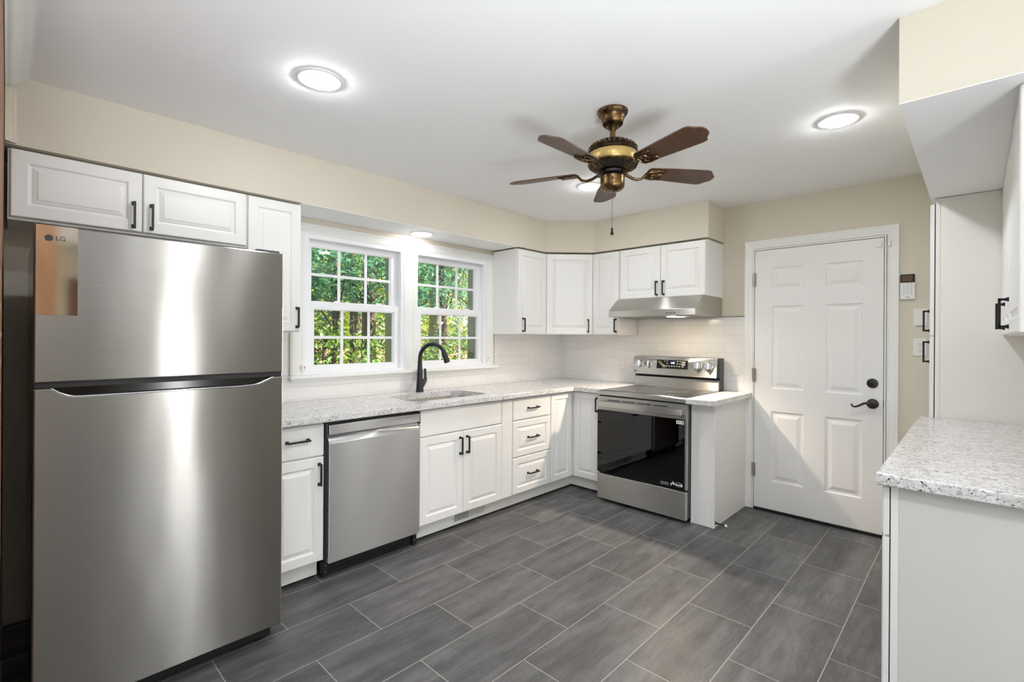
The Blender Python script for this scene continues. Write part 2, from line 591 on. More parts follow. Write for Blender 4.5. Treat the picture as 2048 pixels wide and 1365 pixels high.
def pull(P, a, b, vertical, parent, L=0.124, c0=T, proj=0.032):
    """black bar pull with flared feet; (a, b) is its centre."""
    m = MB()
    h = L / 2
    def Q(t, s_, c):
        return P(a + s_, b + t, c) if vertical else P(a + t, b + s_, c)
    # grip: slim square bar
    vs = lambda t, hw, c: [m.bm.verts.new(Q(t + dt, ds, c)) for dt, ds in ((-hw, -hw), (hw, -hw), (hw, hw), (-hw, hw))]
    for sg in (-1, 1):
        t = sg * (h - 0.007)
        prev = None
        for c, hw in ((c0, 0.0085), (c0 + 0.003, 0.0085), (c0 + 0.010, 0.0056), (c0 + 0.018, 0.0045), (c0 + proj - 0.004, 0.0045)):
            cur = vs(t, hw, c)
            if prev:
                m.ring(prev, cur)
            else:
                m.bm.faces.new(cur)
            prev = cur
        m.bm.faces.new(prev)
    lo = [m.bm.verts.new(Q(t, s_, c)) for t in (-h + 0.002, h - 0.002) for s_, c in ((-0.0045, c0 + proj - 0.009), (0.0045, c0 + proj - 0.009), (0.0045, c0 + proj), (-0.0045, c0 + proj))]
    m.ring(lo[:4], lo[4:])
    m.bm.faces.new(lo[:4])
    m.bm.faces.new(lo[4:])
    return lab(m.build('handle', 'blackmetal', parent), 'matt black bar pull')

def cab_door(P, a0, a1, b0, b1, parent, name='door', style='raised', handle=None, inset=0.052, mat='cab'):
    m = MB()
    m.nest(P, a0, a1, b0, b1, raised(inset) if style == 'raised' else SLAB, back=0.0008)
    d = m.build(name, mat, parent)
    if handle:
        pull(P, handle[0], handle[1], handle[2] == 'v', d)
    return d

# ------------------------------------------------------------------ room shell
CH = 2.436
MB().box(-2.75, 4.32, -3.75, 3.40, -0.12, 0.0).build('floor', 'floor', kind='structure')
MB().box(-2.75, 4.32, -3.75, 3.40, CH, CH + 0.16).build('ceiling', 'ceil', kind='structure')

WX = [(1.375, 2.135), (2.250, 3.010)]      # window openings in the sink wall
w = MB()
w.box(-0.30, 4.14, 3.24, 3.40, 0, 1.10)
w.box(-0.30, 4.14, 3.24, 3.40, 2.035, CH)
for a, b in ((-0.30, WX[0][0]), (WX[0][1], WX[1][0]), (WX[1][1], 4.14)):
    w.box(a, b, 3.24, 3.40, 1.10, 2.035)
w.build('wall_left', 'beige', kind='structure')
DY0, DY1, DZ = 0.448, 1.292, 2.058
w = MB()
w.box(4.14, 4.30, -0.42, DY0, 0, CH)
w.box(4.14, 4.30, DY1, 3.40, 0, CH)
w.box(4.14, 4.30, DY0, DY1, DZ, CH)
w.build('wall_far', 'beige', kind='structure')
w = MB()
w.box(1.97, 4.30, -0.54, -0.42, 0, CH)
w.build('wall_right', 'beige', kind='structure')
# adjoining rooms behind the camera
w = MB()
for x0, x1, z0, z1 in ((-2.6, -2.3, 0, CH), (-0.25, 1.50, 0, CH), (1.74, 4.30, 0, CH), (-2.3, -0.25, 2.1, CH), (1.50, 1.74, 2.1, CH)):
    w.box(x0, x1, -3.62, -3.50, z0, z1)
w.build('wall_rear', 'beige', kind='structure')
w = MB()
w.box(4.18, 4.30, -3.50, -0.54, 0, CH)
w.build('wall_far', 'beige', kind='structure')
w = MB()
for y0, y1, z0, z1 in ((-3.62, -2.6, 0, CH), (-0.4, 3.40, 0, CH), (-2.6, -0.4, 0, 0.6), (-2.6, -0.4, 2.1, CH)):
    w.box(-2.72, -2.60, y0, y1, z0, z1)
w.build('wall_side', 'beige', kind='structure')
w = MB()
w.box(-2.6, -0.30, 3.24, 3.40, 0, CH)
w.build('wall_left', 'beige', kind='structure')
# unseen frames added around the openings that let those lights in
for i, (x0, x1, mids) in enumerate(((-2.3, -0.25, (-1.3,)), (1.50, 1.74, ()))):
    f = MB()
    for a in (x0, x1 - 0.02):
        f.box(a, a + 0.02, -3.60, -3.48, 0, 2.1)
    for m_ in mids:
        f.box(m_ - 0.04, m_ + 0.04, -3.58, -3.50, 0, 2.1)
    f.box(x0, x1, -3.60, -3.48, 2.05, 2.1)
    f.box(x0, x1, -3.60, -3.48, 0, 0.08)
    f.build('window_%d' % (3 + i), 'white', kind='structure')
f = MB()
for a in (-2.6, -1.53, -0.45):
    f.box(-2.70, -2.58, a, a + 0.05, 0.6, 2.1)
f.box(-2.70, -2.58, -2.6, -0.4, 2.05, 2.1)
f.box(-2.70, -2.58, -2.6, -0.4, 0.6, 0.65)
f.build('window_5', 'white', kind='structure')
MB().box(0.14, 0.31, -1.62, -1.50, 0.0, CH, 0.004).build('column_wood', 'oak', kind='structure')

MB().box(0.50, 0.86, -3.499, -3.46, 0.005, 2.03, 0.004).build('reflected_wood', 'oakdark', kind='structure')  # unseen brown slab added for its reflection in the refrigerator

# brick wall beside the refrigerator, with its crown moulding
MB().box(-0.30, -0.012, 1.15, 3.238, 0.0, CH).build('wall_brick', 'brick', kind='structure')
cp = [(-0.010, CH), (0.058, CH - 0.0005), (0.058, CH - 0.008), (0.050, CH - 0.012), (0.034, CH - 0.022), (0.020, CH - 0.036), (0.010, CH - 0.048), (0.004, CH - 0.052), (-0.004, CH - 0.055), (-0.010, CH - 0.060)]
MB().prism(cp, lambda a, b, c: Vector((a, c, b)), 1.15, 2.913).build('trim_1', 'white', kind='structure')
vp = [(-0.010, 2.9145), (0.024, 2.9145), (0.024, 2.908), (0.018, 2.902), (0.010, 2.900), (0.004, 2.890), (-0.004, 2.886), (-0.010, 2.884)]
MB().prism(vp, lambda a, b, c: Vector((a, b, c)), 2.150, 2.374).build('trim_2', 'beige', kind='structure')

# soffits
SZ = 2.146
sp_ = [(-0.012, 2.915), (3.485, 2.915), (3.803, 2.588), (3.803, 1.527), (4.139, 1.527), (4.139, 3.239), (-0.012, 3.239)]
sof = MB().prism(sp_, lambda a, b, c: Vector((a, b, c)), SZ, CH - 0.0005).build('wall_soffit', 'beige', kind='structure')
MB().box(1.216, 3.103, 2.9155, 3.238, SZ - 0.003, SZ).build('soffit_underside', 'ceil', sof)
sof = MB().box(2.075, 4.139, -0.419, 0.195, SZ, CH - 0.0005).build('wall_soffit', 'beige', kind='structure')
MB().box(2.0752, 4.138, -0.418, 0.1948, SZ - 0.003, SZ).build('soffit_underside', 'ceil', sof)

# tiled backsplash
t = MB()
t.box(0.915, 1.262, 3.232, 3.239, 0.9175, 1.372)
t.box(1.262, 3.135, 3.232, 3.239, 0.9175, 1.062)
t.box(3.135, 4.131, 3.232, 3.239, 0.9175, 1.374)
t.build('wall_tile', 'tile_left', kind='structure')
t = MB()
t.box(4.131, 4.139, 1.362, 3.232, 0.9175, 1.374)
t.box(4.131, 4.139, 1.362, 2.322, 1.374, 1.527)
t.build('wall_tile', 'tile_far', kind='structure')
MB().box(4.128, 4.139, 1.3625, 1.545, 1.5272, 1.531).build('trim_3', 'gap', kind='structure')

# ------------------------------------------------------------------ windows over the sink
PL = P_left(3.24)
cs = MB()
def cas(x0, x1, z0, z1, vert):
    # stepped flat casing with a back band
    if vert:
        cs.box(x0, x1, 3.222, 3.2395, z0, z1, 0.002)
        cs.box(x0 + 0.010, x0 + 0.018, 3.219, 3.2225, z0, z1)
        cs.box(x1 - 0.022, x1 - 0.012, 3.219, 3.2225, z0, z1)
    else:
        cs.box(x0, x1, 3.222, 3.2395, z0, z1, 0.002)
        cs.box(x0, x1, 3.2185, 3.2225, z1 - 0.014, z1 - 0.002)
        cs.box(x0, x1, 3.219, 3.2225, z0 + 0.010, z0 + 0.018)
cas(1.276, 1.3745, 1.0905, 2.035, True)
cas(3.0105, 3.104, 1.0905, 2.035, True)
cas(2.1355, 2.2495, 1.0905, 2.035, True)
cas(1.276, 3.104, 2.0352, 2.101, False)
cs.build('trim_4', 'white', kind='structure')
st = MB()
st.box(1.262, 3.134, 3.176, 3.2395, 1.066, 1.090, 0.006)
st.box(1.276, 3.120, 3.212, 3.2315, 1.046, 1.066, 0.004)
st.build('trim_5', 'white', kind='structure')

def sash(name, x0, x1, z0, z1, gx0, gx1, gz0, gz1, y0, y1, parent):
    m = MB()
    m.box(x0, gx0, y0, y1, z0, z1)
    m.box(gx1, x1, y0, y1, z0, z1)
    m.box(gx0, gx1, y0, y1, z0, gz0)
    m.box(gx0, gx1, y0, y1, gz1, z1)
    # glazing bead
    b = 0.006
    for bx0, bx1, bz0, bz1 in ((gx0, gx0 + b, gz0, gz1), (gx1 - b, gx1, gz0, gz1), (gx0, gx1, gz0, gz0 + b), (gx0, gx1, gz1 - b, gz1)):
        m.box(bx0, bx1, y0 + 0.006, y1 - 0.004, bz0, bz1)
    s = m.build(name, 'vinyl', parent)
    ym = (y0 + y1) / 2
    MB().box(gx0, gx1, ym + 0.004, ym + 0.007, gz0, gz1).build('pane', 'pane', s)
    g = MB()
    for i in (1, 2):
        xx = gx0 + (gx1 - gx0) * i / 3
        g.box(xx - 0.0095, xx + 0.0095, ym - 0.004, ym + 0.0035, gz0, gz1)
    zz = (gz0 + gz1) / 2
    g.box(gx0, gx1, ym - 0.0045, ym + 0.003, zz - 0.0095, zz + 0.0095)
    g.build('muntin', 'vinyl', s)
    return s

for i, (a, b) in enumerate(WX):
    root = empty_structure('window_%d' % (i + 1), (a, 3.24, 1.10))
    j = MB()
    j.box(a, a + 0.020, 3.226, 3.345, 1.0905, 2.035)
    j.box(b - 0.020, b, 3.226, 3.345, 1.0905, 2.035)
    j.box(a + 0.02, b - 0.02, 3.226, 3.345, 2.004, 2.035)
    j.box(a + 0.02, b - 0.02, 3.226, 3.345, 1.0905, 1.104)
    # parting tracks of the jambs
    for xa in (a + 0.020, b - 0.026):
        j.box(xa, xa + 0.006, 3.279, 3.283, 1.104, 2.004)
        j.box(xa, xa + 0.006, 3.236, 3.242, 1.104, 2.004)
    j.build('frame', 'vinyl', root)
    e = MB()
    e.box(a, a + 0.028, 3.3455, 3.44, 1.0905, 2.035)
    e.box(b - 0.028, b, 3.3455, 3.44, 1.0905, 2.035)
    e.box(a, b, 3.3455, 3.44, 2.012, 2.04)
    e.box(a, b, 3.3455, 3.44, 1.07, 1.100)
    e.build('outer_frame', 'jamb_shade', root)
    o = a - WX[0][0]
    sash('lower_sash', 1.397 + o, 2.114 + o, 1.1045, 1.578, 1.439 + o, 2.068 + o, 1.146, 1.534, 3.246, 3.278, root)
    sash('upper_sash', 1.397 + o, 2.114 + o, 1.546, 2.0035, 1.434 + o, 2.062 + o, 1.584, 1.963, 3.284, 3.316, root)
    for q in (0.30, 0.76):
        xx = 1.397 + o + 0.717 * q
        l = MB()
        l.box(xx - 0.035, xx + 0.035, 3.255, 3.300, 1.5785, 1.586, 0.003)
        l.lathe([(0.016, 1.586), (0.016, 1.594), (0.010, 1.598)], (xx, 3.276, 0), n=16)
        l.box(xx - 0.005, xx + 0.032, 3.266, 3.276, 1.590, 1.598, 0.003)
        l.build('sash_lock', 'vinyl', root)

def sensor(name, label, x, z, w_=0.030, h=0.040, y=3.222):
    r = thing(name, label, 'sensor', (x, y, z))
    m = MB()
    m.box(x - w_ / 2, x + w_ / 2, y - 0.014, y, z - h / 2, z + h / 2, 0.005, 3)
    m.build('case', 'plate', r)
    MB().box(x + w_ / 2 - 0.011, x + w_ / 2 - 0.007, y - 0.0152, y - 0.0135, z - 0.005, z + 0.007).build('indicator', 'ink', r)
    return r
sensor('window_sensor', 'small white alarm sensor at the lower corner of the window nearest the refrigerator', 1.356, 1.139, y=3.219)
sensor('window_sensor', 'white alarm sensor on the casing beside the faucet-side window, nearer the corner cabinets', 3.030, 1.158, 0.026, 0.056, y=3.219)
tag(MB().box(2.972, 2.990, 3.232, 3.2455, 1.132, 1.180, 0.003).build('sensor_magnet', 'plate'), 'slim white sensor magnet on the sash edge of the window behind the faucet', 'sensor')

# ------------------------------------------------------------------ entry door on the far wall
XD = 4.125
dr = empty_structure('door_1', (XD, 0.87, 0))
PD = P_far(XD + 0.040)      # out of the slab back by 0.04 to its face
def PDf(a, b, c):
    return Vector((XD - c, -a, b))
ya0, ya1, z0, z1 = -1.281, -0.462, 0.019, 2.044
cols = [(-1.161, -0.935), (-0.803, -0.577)]
rows = [(0.237, 0.787), (0.960, 1.606), (1.725, 1.905)]
m = MB()
xs = [ya0, cols[0][0], cols[0][1], cols[1][0], cols[1][1], ya1]
zs = [z0, rows[0][0], rows[0][1], rows[1][0], rows[1][1], rows[2][0], rows[2][1], z1]
prof = [(0, 0), (0.004, -0.0015), (0.010, -0.0075), (0.020, -0.0085), (0.026, -0.008), (0.046, -0.0015), (0.050, -0.0005)]
for i in range(5):
    for k in range(7):
        if i in (1, 3) and k in (1, 3, 5):
            m.nest(PDf, xs[i], xs[i + 1], zs[k], zs[k + 1], prof)
        else:
            m.bm.faces.new([m.bm.verts.new(PDf(a, b, 0)) for a, b in ((xs[i], zs[k]), (xs[i + 1], zs[k]), (xs[i + 1], zs[k + 1]), (xs[i], zs[k + 1]))])
bk = [m.bm.verts.new(PDf(a, b, -0.042)) for a, b in ((ya0, z0), (ya1, z0), (ya1, z1), (ya0, z1))]
ft = [m.bm.verts.new(PDf(a, b, 0)) for a, b in ((ya0, z0), (ya1, z0), (ya1, z1), (ya0, z1))]
m.ring(bk, ft)
m.bm.faces.new(bk[::-1])
bmesh.ops.remove_doubles(m.bm, verts=m.bm.verts[:], dist=1e-5)
slab = m.build('door_panel', 'door', dr)
# jamb, stop and casing
j = MB()
j.box(4.121, 4.30, 1.2855, 1.2915, 0, 2.0575)
j.box(4.121, 4.30, 0.4485, 0.4575, 0, 2.0575)
j.box(4.121, 4.30, 0.4575, 1.2855, 2.0485, 2.0575)
j.build('jamb', 'white', dr)
MB().box(4.172, 4.30, 0.4575, 1.2855, 0, 2.0485).build('dark_rebate', 'gap', dr)
c = MB()
def dcas(pts_prof, path):
    """mitred casing: profile (offset outward, thickness) swept round the door opening."""
    prev = None
    for (yy, zz, oy, oz) in path:
        cur = [c.bm.verts.new((4.1395 - th, yy + oy * of, zz + oz * of)) for of, th in pts_prof]
        if prev:
            for q in range(len(cur) - 1):
                c.bm.faces.new((prev[q], prev[q + 1], cur[q + 1], cur[q]))
        else:
            c.bm.faces.new(cur)
        prev = cur
    c.bm.faces.new(prev)
cprof = [(0.004, 0.0), (0.004, 0.012), (0.008, 0.014), (0.014, 0.011), (0.020, 0.012), (0.030, 0.015), (0.052, 0.017), (0.060, 0.019), (0.066, 0.019), (0.068, 0.016), (0.068, 0.0)]
dcas(cprof, [(1.2915, 0.0, 1, 0), (1.2915, 2.0575, 1, 1), (0.4485, 2.0575, -1, 1), (0.4485, 0.0, -1, 0)])
c.build('casing', 'white', dr)
for zz in (1.817, 1.061, 0.311):
    h = MB()
    h.tube([(4.113, 1.2838, zz - 0.052), (4.113, 1.2838, zz + 0.052)], 0.0062, 10)
    for q in (-0.055, 0.055):
        h.tube([(4.113, 1.2838, zz + q - 0.003), (4.113, 1.2838, zz + q + 0.003)], 0.0048, 10)
    h.box(4.1195, 4.1245, 1.270, 1.298, zz - 0.051, zz + 0.051)
    lab(h.build('hinge', 'nickel', dr, smooth=True), 'satin nickel butt hinge')
MB().box(4.110, 4.165, 0.462, 1.281, 0.001, 0.0195).build('door_sweep', 'black', dr)
db = MB()
db.lathe([(0.033, 0.0), (0.033, -0.004), (0.030, -0.010), (0.016, -0.013), (0.001, -0.0135)], (XD, 0.521, 1.048), 'x', 28)
d_ = db.build('deadbolt', 'bronze', dr, smooth=True)
tt = MB()
tt.obox(P_gen((XD - 0.013, 0.521, 1.048), (0, -0.62, -0.42), (-1, 0, 0)), -0.020, 0.020, -0.0045, 0.0045, 0, 0.012, 0.002)
tt.build('thumb_turn', 'blackmetal', d_)
lv = MB()
lv.lathe([(0.0345, 0.0), (0.0345, -0.004), (0.031, -0.009), (0.017, -0.012), (0.014, -0.014)], (XD, 0.519, 0.907), 'x', 28)
le = lv.build('lever_rose', 'bronze', dr, smooth=True)
l2 = MB()
l2.lathe([(0.011, -0.013), (0.011, -0.038), (0.016, -0.042), (0.016, -0.054), (0.012, -0.058)], (XD, 0.519, 0.907), 'x', 20)
pth = [(XD - 0.049, 0.519 + d, 0.907 + z) for d, z in ((0.004, 0.002), (0.022, 0.006), (0.040, 0.004), (0.060, -0.008), (0.080, -0.020), (0.096, -0.025), (0.108, -0.021), (0.114, -0.012), (0.110, -0.006))]
l2.tube(pth, [0.009, 0.0085, 0.008, 0.0075, 0.007, 0.0065, 0.006, 0.006, 0.006], 10)
l2.build('lever', 'bronze', le, smooth=True)
MB().box(XD - 0.001, XD + 0.02, 0.4585, 0.4625, 0.885, 0.930).build('latch_plate', 'bronze', dr)

r = thing('door_sensor', 'small white alarm contact at the top corner of the entry door', 'sensor', (4.12, 0.480, 1.995))
MB().box(4.108, 4.1245, 0.472, 0.500, 1.978, 2.012, 0.004).build('case', 'plate', r)
tag(MB().box(4.100, 4.1195, 0.424, 0.438, 1.980, 2.018, 0.003).build('sensor_magnet', 'plate'), 'slim white magnet on the door casing beside the alarm contact', 'sensor')

# door stop on the end cabinet
r = thing('door_stop', 'black rigid door stop with white tip on the end cabinet by the floor', 'door stop', (3.500, 1.342, 0.035))
s = MB()
s.lathe([(0.013, 0.0), (0.013, -0.003), (0.006, -0.008), (0.005, -0.030), (0.0042, -0.066)], (3.500, 1.342, 0.034), 'y', 14)
s.build('rod', 'blackmetal', r, smooth=True)
s = MB()
s.lathe([(0.0075, -0.066), (0.009, -0.070), (0.009, -0.078), (0.006, -0.082)], (3.500, 1.342, 0.034), 'y', 14)
lab(s.build('bumper', 'rubber', r, smooth=True), 'white rubber tip')

# ------------------------------------------------------------------ wall plates
def plate_root(name, label, P, a, b, cat):
    r = thing(name, label, cat, P(a, b, 0))
    m = MB()
    m.nest(P, a - 0.0355, a + 0.0355, b - 0.0585, b + 0.0585, [(0, 0.0005), (0, 0.003), (0.003, 0.0058), (0.006, 0.006)], back=0.0)
    m.build('cover_plate', 'plate', r)
    for q in (-0.0485, 0.0485):
        sc = MB()
        sc.disc(P(a, b + q, 0.0058), P(1, 0, 0) - P(0, 0, 0), P(0, 1, 0) - P(0, 0, 0), 0.0028, 10, 0.001)
        sc.build('screw', 'plate', r)
    return r
def outlet(label, P, a, b):
    r = plate_root('wall_outlet', label, P, a, b, 'outlet')
    for q in (-0.0195, 0.0195):
        m = MB()
        m.prism([(a + 0.0165 * math.cos(t) * 1.0, b + q + max(-0.0125, min(0.0125, 0.0165 * math.sin(t)))) for t in [2 * PI * i / 24 for i in range(24)]], P, 0.0058, 0.0072)
        f = m.build('receptacle', 'plate', r)
        s = MB()
        s.obox(P, a - 0.0080, a - 0.0060, b + q - 0.001, b + q + 0.007, 0.0072, 0.0076)
        s.obox(P, a + 0.0055, a + 0.0075, b + q - 0.001, b + q + 0.006, 0.0072, 0.0076)
        s.obox(P, a - 0.0020, a + 0.0020, b + q - 0.0085, b + q - 0.0050, 0.0072, 0.0076)
        s.build('slot', 'slot', f)
    return r
def rocker(label, P, a, b):
    r = plate_root('light_switch', label, P, a, b, 'switch')
    m = MB()
    m.nest(P, a - 0.0168, a + 0.0168, b - 0.0335, b + 0.0335, [(0, 0.0058), (0.0, 0.0068), (0.002, 0.0068)], back=0.0055)
    f = m.build('rocker_frame', 'plate', r)
    k = MB()
    k.bm.faces.new([k.bm.verts.new(P(x, z, c_)) for x, z, c_ in ((a - 0.0145, b - 0.031, 0.0074), (a + 0.0145, b - 0.031, 0.0074), (a + 0.0145, b + 0.031, 0.0110), (a - 0.0145, b + 0.031, 0.0110))])
    ext = bmesh.ops.extrude_face_region(k.bm, geom=k.bm.faces[:])
    bmesh.ops.translate(k.bm, verts=[v for v in ext['geom'] if isinstance(v, bmesh.types.BMVert)], vec=P(0, 0, -0.005) - P(0, 0, 0))
    k.build('rocker', 'plate', f)
    return r
PT = P_left(3.232)
PF = P_far(4.131)
PW = P_far(4.14)
outlet('white outlet on the tile between the window and the corner', PT, 3.635, 1.118)
outlet('white outlet on the tile beside the range, nearer the corner', PF, -2.483, 1.101)
rocker('white rocker switch on the tile between the range and the door', PF, -1.426, 1.104)
r = plate_root('wall_outlet', 'white blank-topped plate on the wall just under the alarm keypad', PW, -0.270, 1.497, 'outlet')
MB().obox(PW, -0.2900, -0.2500, 1.440, 1.4425, 0.0058, 0.008).build('slot', 'slot', r)
outlet('white outlet behind the pantry handles, below the blank plate', PW, -0.272, 1.300)

# alarm keypad
r = thing('alarm_keypad', 'white alarm keypad with dark screen on the wall beside the door', 'keypad', PW(-0.336, 1.70, 0))
m = MB()
m.box(4.118, 4.1395, 0.297, 0.375, 1.616, 1.784, 0.006, 3)
m.build('case', 'plate', r)
m = MB()
m.box(4.1165, 4.118, 0.2985, 0.3735, 1.728, 1.7825)
m.build('bezel', 'blackgloss', r)
m = MB()
m.box(4.1158, 4.1165, 0.310, 0.367, 1.734, 1.776)
lab(m.build('screen', simple('brown_lcd', rgb(92, 66, 44), 0.15), r), 'brown glass screen')
for row in range(5):
    for colm in range(3):
        k = MB()
        k.lathe([(0.0062, 0.0), (0.0062, -0.0012), (0.0045, -0.0018)], (4.1181, 0.355 - 0.019 * colm, 1.717 - 0.0155 * row), 'x', 14)
        k.build('key', simple('grey_key', rgb(214, 218, 226), 0.4) if 'kk' not in M else M['kk'], r)
        M.setdefault('kk', bpy.data.materials['grey_key'])
MB().box(4.1172, 4.118, 0.326, 0.346, 1.630, 1.633).build('maker_mark', 'ink', r)

# ------------------------------------------------------------------ wall cabinets
UT, UB = 2.132, 1.374
UY, UX = 2.932, 3.820         # box fronts; doors stand 20 mm proud
PUL = P_left(UY)
PUF = P_far(UX)

def carcass(parent, x0, x1, y0, y1, z0, z1, mat='cab', name='box'):
    return MB().box(x0, x1, y0, y1, z0, z1, 0.0012, 1).build(name, mat, parent)

r = thing('wall_cabinet', 'wide short white cabinet with two doors above the refrigerator', 'cabinet', (0.457, UY, 1.836))
carcass(r, -0.002, 0.9140, UY, 3.236, 1.834, UT)
cab_door(PUL, 0.006, 0.4495, 1.846, 2.130, r, handle=(0.417, 1.925, 'v'))
cab_door(PUL, 0.4535, 0.911, 1.846, 2.130, r, handle=(0.487, 1.925, 'v'))

r = thing('wall_cabinet', 'narrow tall white wall cabinet between the refrigerator cabinet and the window', 'cabinet', (1.065, UY, UB))
carcass(r, 0.9165, 1.2145, UY, 3.230, UB, UT)
cab_door(PUL, 0.921, 1.2115, 1.378, 2.129, r, handle=(1.190, 1.459, 'v'))

r = thing('wall_cabinet', 'white wall cabinet beside the faucet-side window, with its plain end showing', 'cabinet', (3.30, UY, UB))
carcass(r, 3.105, 3.497, UY, 3.230, UB, UT)
cab_door(PUL, 3.110, 3.495, 1.378, 2.129, r, handle=(3.170, 1.459, 'v'))

r = thing('wall_cabinet', 'diagonal white wall cabinet in the corner', 'cabinet', (3.70, 2.80, UB))
cpoly = [(3.500, UY), (UX, 2.612), (4.129, 2.612), (4.129, 3.230), (3.500, 3.230)]
MB().prism(cpoly, lambda a, b, c: Vector((a, b, c)), UB, UT).build('box', 'cab', r)
du = Vector((UX - 3.500, 2.612 - UY, 0))
dn = Vector((-du.y, du.x, 0)).normalized() * -1
if dn.x > 0:
    dn = -dn
PDg = P_gen((3.500, UY, 0), du, dn)
LD = du.length
cab_door(PDg, 0.010, LD - 0.010, 1.378, 2.129, r, handle=(LD - 0.050, 1.459, 'v'))

r = thing('wall_cabinet', 'narrow white wall cabinet between the corner cabinet and the range hood', 'cabinet', (UX, 2.46, UB))
carcass(r, UX, 4.129, 2.3245, 2.6105, UB, UT)
cab_door(PUF, -2.606, -2.3285, 1.378, 2.129, r, handle=(-2.353, 1.459, 'v'), inset=0.046)

r = thing('wall_cabinet', 'short white cabinet with two doors above the range hood', 'cabinet', (UX, 1.93, 1.69))
carcass(r, UX, 4.1385, 1.5365, 2.3225, 1.688, UT)
cab_door(PUF, -2.3085, -1.9275, 1.692, 2.129, r, handle=(-1.957, 1.770, 'v'))
cab_door(PUF, -1.9240, -1.5460, 1.692, 2.129, r, handle=(-1.895, 1.770, 'v'))

# ------------------------------------------------------------------ range hood
r = thing('range_hood', 'stainless steel under-cabinet range hood above the range', 'range hood', (3.86, 1.925, 1.53))
hp = [(4.130, 1.528), (3.602, 1.528), (3.602, 1.578), (3.742, 1.686), (4.130, 1.686)]
m = MB()
m.prism(hp, lambda a, b, c: Vector((a, c, b)), 1.541, 2.303, 0.002)
m.build('canopy', 'steel', r)
m = MB()
m.box(3.63, 4.10, 1.56, 2.285, 1.524, 1.5279)
m.build('underside', 'nickel', r)
for q in (1.58, 1.93):
    m = MB()
    m.box(3.76, 4.06, q + 0.01, q + 0.33, 1.520, 1.5239)
    for k in range(9):
        m.box(3.765 + k * 0.034, 3.78 + k * 0.034, q + 0.015, q + 0.325, 1.5185, 1.5201)
    m.build('filter', 'nickel', r)
m = MB()
m.lathe([(0.034, 1.5239), (0.034, 1.5205), (0.028, 1.5195)], (3.690, 1.775, 0), n=24)
lab(m.build('lamp_lens', 'lampwarm', r), 'lit warm lamp')
light('hood_lamp', 'SPOT', (3.690, 1.775, 1.512), 58, (1, 0.84, 0.66), (-0.45, 0.0, -1), spot_size=R(150), spot_blend=0.5, shadow_soft_size=0.022)
m = MB()
for q in range(3):
    m.box(3.600, 3.6022, 1.70 + 0.03 * q, 1.715 + 0.03 * q, 1.545, 1.551)
m.build('push_button', 'black', r)

# ------------------------------------------------------------------ base cabinets on the window side
BY = 2.620
BX = 3.520
PBL = P_left(BY)
PBF = P_far(BX)
BT = 0.878
r = thing('base_cabinet', 'narrow white base cabinet with one drawer over a door, beside the refrigerator', 'cabinet', (1.065, BY, 0))
carcass(r, 0.914, 1.2165, BY, 3.230, 0.114, BT)
cab_door(PBL, 0.9165, 1.2150, 0.6935, 0.866, r, name='drawer', style='slab', handle=(1.070, 0.789, 'h'))
cab_door(PBL, 0.9165, 1.2150, 0.114, 0.686, r, handle=(1.188, 0.592, 'v'))
MB().box(0.914, 1.206, 2.664, 2.680, 0.016, 0.1135).build('toe_kick', 'toe', r)
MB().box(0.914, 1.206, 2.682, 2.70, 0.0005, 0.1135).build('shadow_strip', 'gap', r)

r = thing('base_cabinet', 'wide white sink base cabinet with false front, two doors and filler strip', 'cabinet', (2.28, BY, 0))
carcass(r, 1.850, 2.7185, BY, 3.230, 0.114, 0.60)
MB().box(1.850, 1.868, BY, 3.23, 0.60, BT).build('side_panel', 'cab', r)
MB().box(2.590, 2.7185, BY, 3.23, 0.60, BT).build('side_panel', 'cab', r)
MB().box(1.868, 2.590, BY, 2.64, 0.60, BT).build('front_rail', 'cab', r)
cab_door(PBL, 1.853, 2.596, 0.6955, 0.866, r, name='false_front', style='slab')
cab_door(PBL, 1.853, 2.2205, 0.116, 0.6885, r, handle=(2.192, 0.592, 'v'))
cab_door(PBL, 2.2245, 2.603, 0.116, 0.6885, r, handle=(2.254, 0.592, 'v'))
cab_door(PBL, 2.6055, 2.7165, 0.116, 0.866, r, name='filler_strip', style='slab')
MB().box(1.8475, 2.7185, 2.664, 2.680, 0.016, 0.1135).build('toe_kick', 'toe', r)
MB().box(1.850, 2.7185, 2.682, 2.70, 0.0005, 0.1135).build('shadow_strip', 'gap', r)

r = thing('base_cabinet', 'white base cabinet with three stacked drawers', 'cabinet', (2.95, BY, 0))
carcass(r, 2.7205, 3.1885, BY, 3.230, 0.114, BT)
cab_door(PBL, 2.729, 3.1815, 0.6985, 0.866, r, name='drawer', style='slab', handle=(2.955, 0.783, 'h'))
cab_door(PBL, 2.727, 3.1815, 0.4085, 0.6895, r, name='drawer', handle=(2.955, 0.549, 'h'), inset=0.048)
cab_door(PBL, 2.727, 3.1815, 0.1185, 0.4005, r, name='drawer', handle=(2.955, 0.260, 'h'), inset=0.048)
MB().box(2.7205, 3.1885, 2.664, 2.680, 0.016, 0.1135).build('toe_kick', 'toe', r)
MB().box(2.7205, 3.1885, 2.682, 2.70, 0.0005, 0.1135).build('shadow_strip', 'gap', r)

